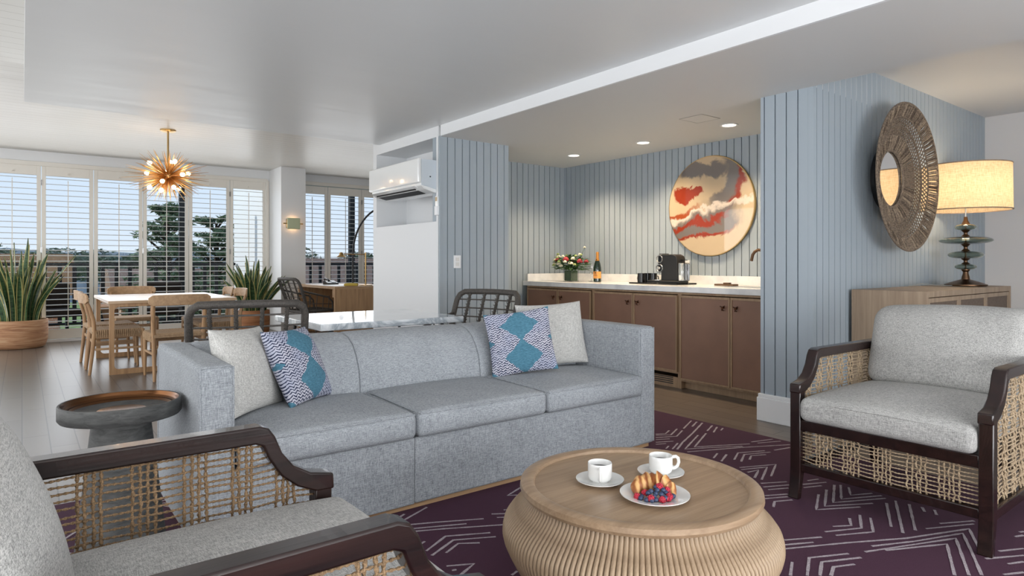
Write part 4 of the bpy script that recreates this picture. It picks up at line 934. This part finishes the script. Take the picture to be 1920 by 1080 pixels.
# cups, saucers, plate
TZ = ct_-.011
def cup(x, y, rz, lab_s, lab_c):
    s = tag(obj('saucer', MB().lathe([(0, .0), (.036, 0), (.04, .002), (.062, .009), (.074, .013), (.0745, .0155), (.062, .0125), (.042, .006), (.03, .005), (0, .005)], n=48, open_=True), M['ceramic'], org=(0, 0, 0), smooth=50), lab_s, 'saucer', 'white saucers on the coffee table'); s.location = (x, y, TZ)
    t = thing('coffee_cup', lab_c, 'cup', (x, y, TZ+.005), rz, 'white coffee cups on the coffee table')
    obj('cup', MB().lathe([(0, 0), (.026, 0), (.027, .004), (.031, .006), (.0355, .011), (.0372, .019), (.0375, .03), (.0375, .058), (.0365, .060), (.0345, .058), (.034, .022), (.026, .008), (0, .007)], n=48, open_=True), M['ceramic'], t, smooth=50)
    obj('handle', MB().tube([(.036, 0, .052), (.05, 0, .054), (.058, 0, .048), (.060, 0, .036), (.056, 0, .024), (.047, 0, .017), (.036, 0, .016)], .0042, 8, flat=1.3), M['ceramic'], t)
    obj('coffee', MB().lathe([(0, .040), (.0343, .040), (.0343, .042), (0, .042)], n=32), M['coffee'], t)
cup(1.430, 1.412, R(-135), 'white saucer under the cup nearest the sofa end, left', 'white cup of black coffee on the left saucer, handle towards the camera')
cup(1.640, 1.345, R(-32), 'white saucer behind the croissant plate', 'white cup of black coffee behind the croissant, handle to the right')
PX, PY = 1.463, 1.222
pl = tag(obj('dessert_plate', MB().lathe([(0, 0), (.052, 0), (.058, .003), (.082, .011), (.1, .0145), (.1005, .017), (.082, .0145), (.06, .007), (0, .006)], n=64, open_=True), M['ceramic'], org=(0, 0, 0), smooth=50), 'round white plate holding a croissant and berries on the coffee table', 'plate'); pl.location = (PX, PY, TZ)
g = G('croissant_crust'); wv = g.n('TexWave', wave_type='BANDS', bands_direction='X'); g.l(g.co(), wv.inputs[0]); wv.inputs['Scale'].default_value = 14; wv.inputs['Distortion'].default_value = 9; wv.inputs['Detail'].default_value = 3
g.set(Base_Color=g.ramp(g.math('ADD', g.math('MULTIPLY', wv.outputs['Fac'], .6), g.math('MULTIPLY', g.noise(40), .4)), [(.3, hexc('8f5229')), (.5, hexc('b67c46')), (.72, hexc('d3a66c'))]), Roughness=.55); g.bump(wv.outputs['Fac'], .003, .5)
rr = []; N = 72
for i in range(N+1):
    u = -1+2*i/N; th = u*R(105); Rm = .043; px_, py_ = Rm*math.sin(th)*1.25, Rm*math.cos(th)-.02
    r = .0275*max(.06, (1-abs(u)**1.7))**.8; k = (i/N*8+.5) % 1; r *= 1+.34*(k-.5)*(1 if u < 0 else -1)*.8+.05*math.sin(7*u)
    tx, ty = math.cos(th), -math.sin(th)
    rr.append([(px_+r*math.cos(a)*math.sin(th)*1.0, py_+r*math.cos(a)*math.cos(th), max(-.9*r, r*.95*math.sin(a))+r*.9) for a in [2*math.pi*j/18 for j in range(18)]])
cr_ = tag(obj('croissant', MB().rings(rr), g.m, org=(0, 0, 0), smooth=50), 'golden crescent croissant lying on the white plate', 'croissant'); cr_.location = (PX+.012, PY+.014, TZ+.010); cr_.rotation_euler = (0, 0, R(-38))
M['blueb'] = plain('blueberry_skin', '3b4a6b', .5, noise=.5); g = G('raspberry_skin'); v = g.n('TexVoronoi'); g.l(g.co(), v.inputs[0]); v.inputs['Scale'].default_value = 260; g.set(Base_Color=g.ramp(v.outputs['Distance'], [(.1, hexc('d3304a')), (.7, hexc('8d1226'))]), Roughness=.35); M['rasp'] = g.m
bb = MB(); bb.ball((0, 0, .0052), .0062, 7, (1, 1, .86)); bb.tube([(.0022*math.cos(a), .0022*math.sin(a), .0105) for a in [k*math.pi/3 for k in range(6)]], .0007, 4, True)
rb = MB()
for i in range(5):
    zc = .0025+i*.0024; r = [.0062, .0072, .0066, .0052, .003][i]; n = [10, 11, 10, 8, 5][i]
    for k in range(n): a = 2*math.pi*(k+.5*(i % 2))/n; rb.ball((r*math.cos(a), r*math.sin(a), zc), .0023, 3)
rb.ball((0, 0, .0065), .0072, 6, (1, 1, .9))
random.seed(12); first = {}
view = Vector((-.6, -.8, 0)); side = Vector((.793, -.609, 0)); used = []
def berry(kind, mb_, mt, s, d, z, lb, grp):
    p = Vector((PX, PY, 0))+side*s+view*d
    if kind not in first: o = tag(obj(kind, mb_, mt, org=(0, 0, 0), smooth=60), lb, 'berry', grp); first[kind] = o
    else: o = first[kind].copy(); COL.objects.link(o)
    o.location = (p.x, p.y, TZ+z*1.05-.001); o.scale = (1.22,)*3; o.rotation_euler = (random.uniform(-.5, .5), random.uniform(-.5, .5), random.uniform(0, 6))
LB = 'dark blueberry heaped in front of the croissant on the white plate'; LR = 'red raspberry heaped in front of the croissant on the white plate'
for s, d, z in [(-.048, .033, .008), (-.036, .043, .008), (-.022, .050, .008), (-.008, .050, .009), (.042, .030, .009), (.052, .022, .010), (-.042, .022, .009), (-.026, .026, .018), (-.016, .020, .024), (-.006, .030, .019), (.004, .022, .026), (.012, .034, .018), (.018, .018, .026), (.026, .026, .019), (.0, .012, .030), (-.020, .038, .012), (.034, .018, .018), (-.012, .040, .014), (.020, .040, .012)]:
    berry('blueberry', bb, M['blueb'], s, d, z, LB, 'blueberries on the plate')
for s, d, z in [(-.054, .022, .008), (-.020, .044, .012), (.008, .048, .007), (.028, .042, .007), (.008, .014, .030), (.034, .030, .013), (-.034, .014, .014), (.030, .012, .022), (.012, .008, .032)]:
    berry('raspberry', rb, M['rasp'], s, d, z, LR, 'raspberries on the plate')
# ------------------------------------------------------------------ drum side table
t = thing('side_table', 'round charcoal wood side table with a brown metal tray top beside the sofa arm', 'side table', (.295, 2.781, RT))
q, r = .600-RT, .200
obj('table_top', MB().lathe([(0, q-.05), (r-.03, q-.058), (r-.006, q-.058), (r, q-.05), (r, q-.004), (r-.003, q), (r-.009, q), (r-.011, q-.03), (0, q-.036)], n=80, open_=True), M['charcoal'], t, smooth=40)
obj('tray', MB().lathe([(r-.010, q-.001), (r-.014, q-.010), (r-.017, q-.022), (r-.028, q-.026), (r-.034, q-.023), (r-.044, q-.033), (0, q-.034)], n=80, open_=True), M['copper'], t, smooth=60)
obj('pedestal', MB().lathe([(.13, 0), (.155, .01), (.15, .03), (.094, q-.056)], n=48), M['charcoal'], t)
# ================================================================== BEHIND THE SOFA
t = thing('marble_table', 'rectangular table with a thick pale marble top behind the sofa', 'table', (1.83, 3.96, 0), world=True)
obj('table_top', MB().box(1.35, 2.32, 3.545, 4.38, .722, .762), M['marble'], t, bevel=.005)
for sx, sy in ((1.45, 3.66), (1.45, 4.27), (2.22, 3.66), (2.22, 4.27)):
    obj('leg', MB().tube([(sx, sy, .725), (sx+(sx-1.835)*.12, sy+(sy-3.96)*.12, 0)], .011, 8), M['blackmatte'], t)
def make_wicker(label):
    t = thing('wicker_chair', label, 'chair', group='grey brown open weave wicker chairs')   # facing +X
    H, Wd = .90, .30
    def bx_(z): return -.24-.17*max(0, (z-.44))/.46
    def P(y, z): return (bx_(z)-.035*(1-(y/Wd)**2)*0-.05*(1-(y/Wd)**2)+.05, y, z)
    loop = [P(-Wd+.03, .40), P(-Wd+.012, .55), P(-Wd, .70), P(-Wd, .82), P(-Wd+.015, .862), P(-Wd+.05, .885)]+[P(-Wd+.05+(2*Wd-.1)*i/8, .885+.004*math.sin(math.pi*i/8)) for i in range(1, 8)]
    loop += [P(Wd-.05, .885), P(Wd-.015, .862), P(Wd, .82), P(Wd, .70), P(Wd-.012, .55), P(Wd-.03, .40)]
    obj('back_frame', MB().tube(loop, .022, 10, flat=1.0), M['wicker'], t, smooth=60)
    for y in (-.20, -.067, .067, .20):
        m = MB().tube([P(y*.92, .42), P(y*.97, .65), P(y, .875)], .0105, 8); n = 0; z = .44
        while z < .86:
            a = P(y*(.92+.08*(z-.42)/.46), z); m.tube([(a[0]-.011, a[1]-.012, a[2]), (a[0]-.013, a[1], a[2]+.008), (a[0]-.011, a[1]+.012, a[2]+.016)], .0028, 4); m.tube([(a[0]+.011, a[1]+.012, a[2]), (a[0]+.013, a[1], a[2]+.008), (a[0]+.011, a[1]-.012, a[2]+.016)], .0028, 4); z += .024
        obj('wrapped_strut', m, M['wicker'], t, smooth=60)
    m = MB()
    for z in (.50, .565, .63, .695, .76, .825): m.tube([P(-Wd+.01+(2*Wd-.02)*i/10, z) for i in range(11)], .006, 6)
    obj('back_bars', m, M['wicker'], t, smooth=60)
    m = MB().tube([(-.26, -.25, .42), (.20, -.27, .43), (.24, -.24, .43), (.25, 0, .43), (.24, .24, .43), (.20, .27, .43), (-.26, .25, .42), (-.28, 0, .42)], .018, 8, True); obj('seat_frame', m, M['wicker'], t, smooth=60)
    m = MB()
    for i in range(13): y = -.24+.04*i; m.tube([(-.26, y, .427), (.23, y, .437)], .009, 5)
    for i in range(9): x = -.22+.055*i; m.tube([(x, -.25, .424), (x, .25, .424)], .007, 5)
    obj('seat_weave', m, M['wicker'], t, smooth=60)
    for s in (-1, 1):
        obj('arm', MB().tube([P(s*(Wd-.005), .72), (-.05, s*.30, .66), (.12, s*.29, .62), (.19, s*.285, .55), (.20, s*.275, .44)], .013, 8), M['wicker'], t, smooth=60)
        m = MB()
        for x in (-.16, -.06, .04, .13): m.tube([(x, s*.265, .43), (x, s*.297, .66-.10*max(0, x+.05))], .006, 5)
        m.tube([(-.27, s*.27, .54), (.19, s*.28, .52)], .006, 5); obj('side_bars', m, M['wicker'], t, smooth=60)
        obj('leg', MB().tube([(.20, s*.24, .43), (.22, s*.25, 0)], [.014, .010], 8), M['wicker'], t); obj('leg', MB().tube([(-.24, s*.23, .42), (-.29, s*.25, 0)], [.014, .010], 8), M['wicker'], t)
    return t
wc = make_wicker('open weave wicker chair behind the left end of the sofa, back to the camera'); wc.location = (1.075, 4.03, 0); wc.rotation_euler = (0, 0, R(77))
dup(wc, (2.52, 3.93, 0), R(196), 'open weave wicker chair at the right end of the marble table, by the blue wall')
dup(wc, (3.36, 9.22, 0), R(8), 'open weave wicker chair drawn up to the oak desk by the far windows')
# ------------------------------------------------------------------ dining table and chairs
t = thing('dining_table', 'light oak dining table on two looped sled frames by the shuttered windows', 'dining table', (1.27, 8.23, 0), world=True)
a, b, c, d, z = .675, 1.88, 7.44, 9.02, .735
obj('table_top', MB().box(a, b, c, d, z-.03, z), M['oaktop'], t, bevel=.003)
def loop(y):
    w_, x0, x1, z0, z1, r = .042, a+.012, b-.012, 0, z-.03, .04
    out = [(x0, z0), (x1, z0), (x1, z1), (x0, z1)]; xi0, xi1, zi0, zi1 = x0+w_, x1-w_, z0+.05, z1-.03; N = 5
    inn = []
    for (cx_, cz_, a0) in ((xi0+r, zi0+r, 180), (xi1-r, zi0+r, 270), (xi1-r, zi1-r, 0), (xi0+r, zi1-r, 90)):
        inn.append([(cx_+r*math.cos(R(a0+90*k/N)), cz_+r*math.sin(R(a0+90*k/N))) for k in range(N+1)])
    m = MB(); y0, y1 = y, y+.04; co = [out[0], out[1], out[2], out[3]]
    for q in range(4):
        P0 = co[q]; P1 = co[(q+1) % 4]; arc_ = inn[q]; nx = inn[(q+1) % 4]
        m.prism([P0]+[p for p in arc_[::-1]], 'y', y0, y1) if False else None
        fan = [P0]+arc_
        v = [(p[0], y0, p[1]) for p in fan]+[(p[0], y1, p[1]) for p in fan]; n = len(fan)
        m.add(v, [(0, i+1, i) for i in range(1, n-1)]+[(n, n+i, n+i+1) for i in range(1, n-1)]+[(i, i+1, n+i+1, n+i) for i in range(1, n-1)])
        quad = [P0, P1, nx[0], arc_[-1]]; v = [(p[0], y0, p[1]) for p in quad]+[(p[0], y1, p[1]) for p in quad]
        m.add(v, [(0, 1, 2, 3), (7, 6, 5, 4), (0, 4, 5, 1), (3, 2, 6, 7)])
    return m
obj('sled_frame', loop(c+.01), M['oakz'], t, smooth=0); obj('sled_frame', loop(d-.16), M['oakz'], t, smooth=0)
obj('apron', MB().box(a+.05, a+.08, c+.04, d-.16, z-.075, z-.03).box(b-.08, b-.05, c+.04, d-.16, z-.075, z-.03), M['oak'], t)
def make_dining(label):
    t = thing('dining_chair', label, 'dining chair', group='oak dining chairs with woven cord seats')   # facing +X, origin under the seat centre
    for s in (-1, 1):
        obj('rear_leg', MB().tube([(-.245, s*.215, 0), (-.225, s*.215, .2), (-.205, s*.215, .42), (-.215, s*.222, .55), (-.245, s*.226, .66), (-.272, s*.226, .745)], [.014, .018, .02, .019, .017, .013], 10, flat=1.0), M['oakz'], t, smooth=60)
        obj('front_leg', MB().tube([(.225, s*.215, 0), (.215, s*.215, .2), (.21, s*.215, .44)], [.012, .017, .019], 10), M['oakz'], t, smooth=60)
        obj('seat_rail', MB().box(-.20, .21, s*.215-.012, s*.215+.012, .36, .40).box(-.20, .21, s*.215-.009, s*.215+.009, .24, .262), M['oak'], t, bevel=.003)
    rr = []
    for i in range(17):
        y = -.27+.54*i/16; k = abs(y)/.27; x = -.262-.055*(1-k*k); hh = .052*(1-.45*max(0, (k-.85)/.15)**2); zc = .765-.006*k*k
        rr.append([(x-.009, y, zc-hh), (x+.009, y, zc-hh+.004), (x+.004, y, zc+hh-.003), (x-.014, y, zc+hh)])
    obj('backrest', MB().rings(rr), M['oak'], t, bevel=.004)
    obj('stretcher', MB().box(.203, .218, -.21, .21, .33, .36).box(-.213, -.198, -.21, .21, .30, .33), M['oak'], t)
    m = MB(); n = 30
    rr = []
    for i in range(n+1):
        y = -.225+.45*i/n; dz = -.018*math.cos(math.pi*y/.5); k = .004 if i % 2 else 0
        rr.append([(-.225, y, .405), (-.225-k, y, .43), (-.21, y, .447+k*.5), (0, y, .447+dz+k*.5), (.21, y, .447+k*.5), (.232+k, y, .43), (.228, y, .40), (.19, y, .405), (0, y, .415+dz), (-.19, y, .405)])
    m.rings(rr)
    for s in (-1, 1):
        for i in range(22): x = -.19+.38*i/21; m.tube([(x, s*.228, .44), (x, s*.238, .41), (x, s*.232, .372)], .005, 4)
    obj('woven_seat', m, M['cord'], t, smooth=30); return t
dc = make_dining('oak dining chair at the near end of the table, back to the camera'); dc.location = (1.19, 7.03, 0); dc.rotation_euler = (0, 0, R(92))
dup(dc, (.775, 7.775, 0), R(0), 'oak dining chair on the left side of the table, nearest the camera')
dup(dc, (.775, 8.43, 0), R(2), 'oak dining chair on the left side of the table, nearest the windows')
dup(dc, (1.80, 8.03, 0), R(180), 'oak dining chair on the right side of the table, nearest the camera')
dup(dc, (1.80, 8.61, 0), R(178), 'oak dining chair on the right side of the table, nearest the windows')
dup(dc, (1.12, 9.22, 0), R(-90), 'oak dining chair at the far end of the table, backed to the windows')
# ------------------------------------------------------------------ starburst pendant
PXp, PYp, PZp = 1.36, 8.408, 2.136
t = thing('starburst_pendant', 'gold starburst pendant light with glowing bulbs over the dining table', 'pendant light', (PXp, PYp, PZp))
obj('canopy', MB().lathe([(.085, HC-PZp), (.085, HC-PZp-.012), (.06, HC-PZp-.024), (.012, HC-PZp-.028)], n=32), M['brass'], t)
obj('rod', MB().tube([(0, 0, .04), (0, 0, HC-PZp-.02)], .011, 10), M['brass'], t)
m = MB(); m.ball((0, 0, 0), .055, 10); obj('core', m, M['gold'], t)
random.seed(21)
sp_ = MB().tube([(0, 0, .03), (0, 0, .6), (0, 0, 1)], [.0062, .0045, .0014], 5); s0_ = None
ga = math.pi*(3-math.sqrt(5))
NS = 100
sp2 = MB()
for k in range(170):
    zz_ = 1-2*(k+.5)/170; rr_ = math.sqrt(1-zz_*zz_); a = ga*k+random.uniform(-.1, .1); zz_ += random.uniform(-.03, .03); dv = Vector((rr_*math.cos(a), rr_*math.sin(a), zz_)).normalized()
    ln = (.46-.17*abs(dv.z))*random.uniform(.82, 1.12)
    if dv.z > .93: continue
    if k % 5 < 3 and NS > 0:
        NS -= 1
        if s0_ is None: s0_ = obj('spike', sp_, M['gold'], t, smooth=60); o = s0_
        else: o = s0_.copy(); COL.objects.link(o); o.parent = t
        o.rotation_mode = 'QUATERNION'; o.rotation_quaternion = Vector((0, 0, 1)).rotation_difference(dv); o.scale = (1, 1, ln)
    else: sp2.tube([dv*.03, dv*ln*.6, dv*ln], [.0060, .0045, .0014], 5)
o = obj('spike_cluster', sp2, M['gold'], t, smooth=60); o['kind'] = 'stuff'
bl = MB().ball((0, 0, .235), .024, 8, (1, 1, 1.25)); sk = MB().lathe([(.012, .05), (.015, .20), (.013, .215)], n=12); b0 = k0 = None
for (x, y, z) in [(-.75, -.35, .62), (.55, -.45, .6), (-.95, -.1, .12), (.85, -.35, .02), (-.72, -.4, -.62), (.55, -.5, -.6), (.0, -.6, -.75), (.2, -.85, -.35), (-.55, .7, .3), (.6, .75, .2), (.1, .8, -.5), (-.2, .6, .75)]:
    # directions are given as right / away / up as seen from the sitting area
    dv = Vector((x*.793+y*.609, -x*.609+y*.793, z)).normalized(); qd = Vector((0, 0, 1)).rotation_difference(dv)
    if b0 is None: b0 = obj('bulb', bl, M['bulb'], t); k0 = obj('socket', sk, M['gold'], t); B, K = b0, k0
    else:
        B, K = b0.copy(), k0.copy()
        for q_ in (B, K): COL.objects.link(q_); q_.parent = t
    for q_ in (B, K): q_.rotation_mode = 'QUATERNION'; q_.rotation_quaternion = qd
light('pendant_light', 'POINT', (PXp, PYp, PZp), (0, 0, 0), 42, (1, .76, .5), shadow_soft_size=.06)
# ------------------------------------------------------------------ snake plants
def snake(loc, r, h_, hl, n, mt, seed, label, spread, pot_profile):
    random.seed(seed); t = thing('potted_snake_plant', label, 'potted plant', loc)
    obj('pot', MB().lathe(pot_profile, n=48, open_=True), mt, t, smooth=50); obj('soil', MB().lathe([(0, h_-.05), (r*.93, h_-.05), (r*.93, h_-.03), (0, h_-.03)], n=32), M['soil'], t)
    m = MB()
    for i in range(n):
        a = ga*i; q = r*.72*math.sqrt((i+.5)/n); ht = hl*random.uniform(.62, 1.0)*(1-.25*q/r); wd = random.uniform(.034, .048)
        lean_ = spread*(q/r)*random.uniform(.6, 1.5)+random.uniform(0, .05); tw = random.uniform(-1.2, 1.2); b = random.uniform(0, 6.28); dirx, diry = math.cos(a), math.sin(a); rows = []
        K = 9
        for k in range(K+1):
            s_ = k/K; ww = wd*(.75+.6*s_)*(1-s_**3.2)**.8 if s_ < 1 else 0.0005; off = lean_*s_**1.7; z = h_-.04+ht*s_-lean_*.18*s_*s_
            cx_ = q*dirx+off*dirx; cy_ = q*diry+off*diry; an = b+tw*s_; ux, uy = math.cos(an), math.sin(an); nx, ny = -uy, ux
            wob = .006*math.sin(5*s_+i)
            rows.append([(cx_+ux*ww*f_+nx*(abs(f_)*.012+wob), cy_+uy*ww*f_+ny*(abs(f_)*.012+wob), z) for f_ in (-1, -.72, 0, .72, 1)])
        v = [p for r_ in rows for p in r_]
        for (c0, mi) in ((0, 1), (1, 0), (2, 0), (3, 1)):
            m.add(v, [(k*5+c0, k*5+c0+1, (k+1)*5+c0+1, (k+1)*5+c0) for k in range(K)], mi)
    obj('foliage', m, [M['leaf'], M['leafedge']], t, smooth=60)
snake((-.03, 10.62, 0), .31, .37, 1.22, 46, M['clay'], 31, 'tall snake plant in a banded tan clay pot at the far left', .42, [(0, 0), (.25, 0), (.28, .02), (.305, .10), (.312, .22), (.31, .37), (.295, .37), (.295, .30), (0, .30)])
snake((2.80, 10.10, 0), .225, .40, .95, 38, M['terra'], 32, 'snake plant in a terracotta pot beside the white column', .42, [(0, 0), (.18, 0), (.205, .02), (.225, .12), (.23, .28), (.225, .40), (.21, .40), (.21, .32), (0, .32)])
# ------------------------------------------------------------------ desk corner
t = thing('desk', 'light oak desk with closed end panel by the far right windows', 'desk', (3.95, 9.5, 0), world=True)
a, b, c, d, z = 3.547, 4.45, 8.78, 10.30, .775
obj('desk_top', MB().box(a, b, c, d, z-.04, z), M['oak'], t, bevel=.002); obj('end_panel', MB().box(a, b, c, c+.04, 0, z-.04), M['oakz'], t, bevel=.002); obj('end_panel', MB().box(a, b, d-.04, d, 0, z-.04), M['oakz'], t, bevel=.002)
obj('modesty_panel', MB().box(b-.08, b-.05, c+.04, d-.04, .25, z-.04), M['oakz'], t)
dr = obj('drawer', MB().box(a+.02, b-.1, c+.04, c+.14, z-.16, z-.045), M['oakz'], t)
t = thing('desk_phone', 'black desk telephone on the oak desk', 'telephone', (3.86, 9.72, z))
obj('base', MB().prism([(-.10, 0), (.10, 0), (.10, .065), (-.10, .025)], 'x', -.09, .09), M['black'], t, bevel=.005); obj('handset', MB().tube([(-.065, -.09, .06), (-.065, -.07, .075), (-.065, 0, .08), (-.065, .07, .09), (-.065, .09, .075)], .018, 8), M['black'], t)
obj('keypad', MB().prism([(-.05, .037), (.07, .061), (.07, .064), (-.05, .040)], 'x', 0, .07), M['panegrey'], t)
t = thing('desk_lamp', 'brass desk lamp with a horizontal arm and small dome head on the desk', 'lamp', (4.13, 9.02, z))
obj('base', MB().lathe([(.10, 0), (.10, .012), (.03, .02), (.012, .022)], n=32), M['brass'], t)
# local frame: u = towards the left of the photograph
u = Vector((-.793, .609, 0))
obj('pole', MB().tube([(0, 0, .015), (0, 0, .50)], .011, 10), M['brass'], t); obj('arm', MB().tube([(0, 0, .47), tuple(u*.16+Vector((0, 0, .47))), tuple(u*.33+Vector((0, 0, .475)))], .007, 8), M['brass'], t)
h_ = u*.37; obj('head', MB().lathe([(.0, .075), (.02, .07), (.03, .05), (.035, .03), (.075, 0), (.07, 0), (.03, .025), (0, .045)], (h_.x, h_.y, .43), 24, open_=True), M['brass'], t)
t = tag(obj('folded_cloth', MB().soft(-.10, .10, -.06, .06, 0, .035, .015, top=.01), plain('yellow_cloth', 'c9b04f', .8), org=(0, 0, 0), smooth=60), 'small yellow cloth lying at the foot of the brass desk lamp', 'cloth'); t.location = (3.86, 8.93, z); t.rotation_euler = (0, 0, R(-30))
t = tag(obj('desk_blotter', MB().box(-.2, .2, -.28, .28, 0, .004), M['panegrey'], org=(0, 0, 0)), 'flat white paper sheet lying on the desk in front of the phone', 'paper'); t.location = (3.80, 9.33, z); t.data.materials[0] = M['trimwhite']; t.name = 'paper_sheet'
t = thing('arc_floor_lamp', 'tall arched dark metal floor lamp rising behind the desk', 'floor lamp', (4.62, 10.62, 0))
u = Vector((.793, -.609, 0)); pts = [(0, 0, .02), (0, 0, 1.25)]
for k in range(1, 25):
    th = R(180-k*6.4); rx, rz2 = .62, .86; p = u*(rx+rx*math.cos(th)); pts.append((p.x, p.y, 1.25+rz2*math.sin(th)))
obj('arc', MB().tube(pts, .017, 10), M['blackmatte'], t, smooth=60); obj('base', MB().lathe([(.20, 0), (.20, .03), (.03, .035), (.02, .06)], n=40), M['marble'], t)
e_ = pts[-1]; obj('lamp_shade', MB().lathe([(.02, .02), (.06, .0), (.14, -.08), (.18, -.16), (.175, -.16), (.13, -.08), (.05, -.01)], e_, 32, open_=True), M['blackmatte'], t)
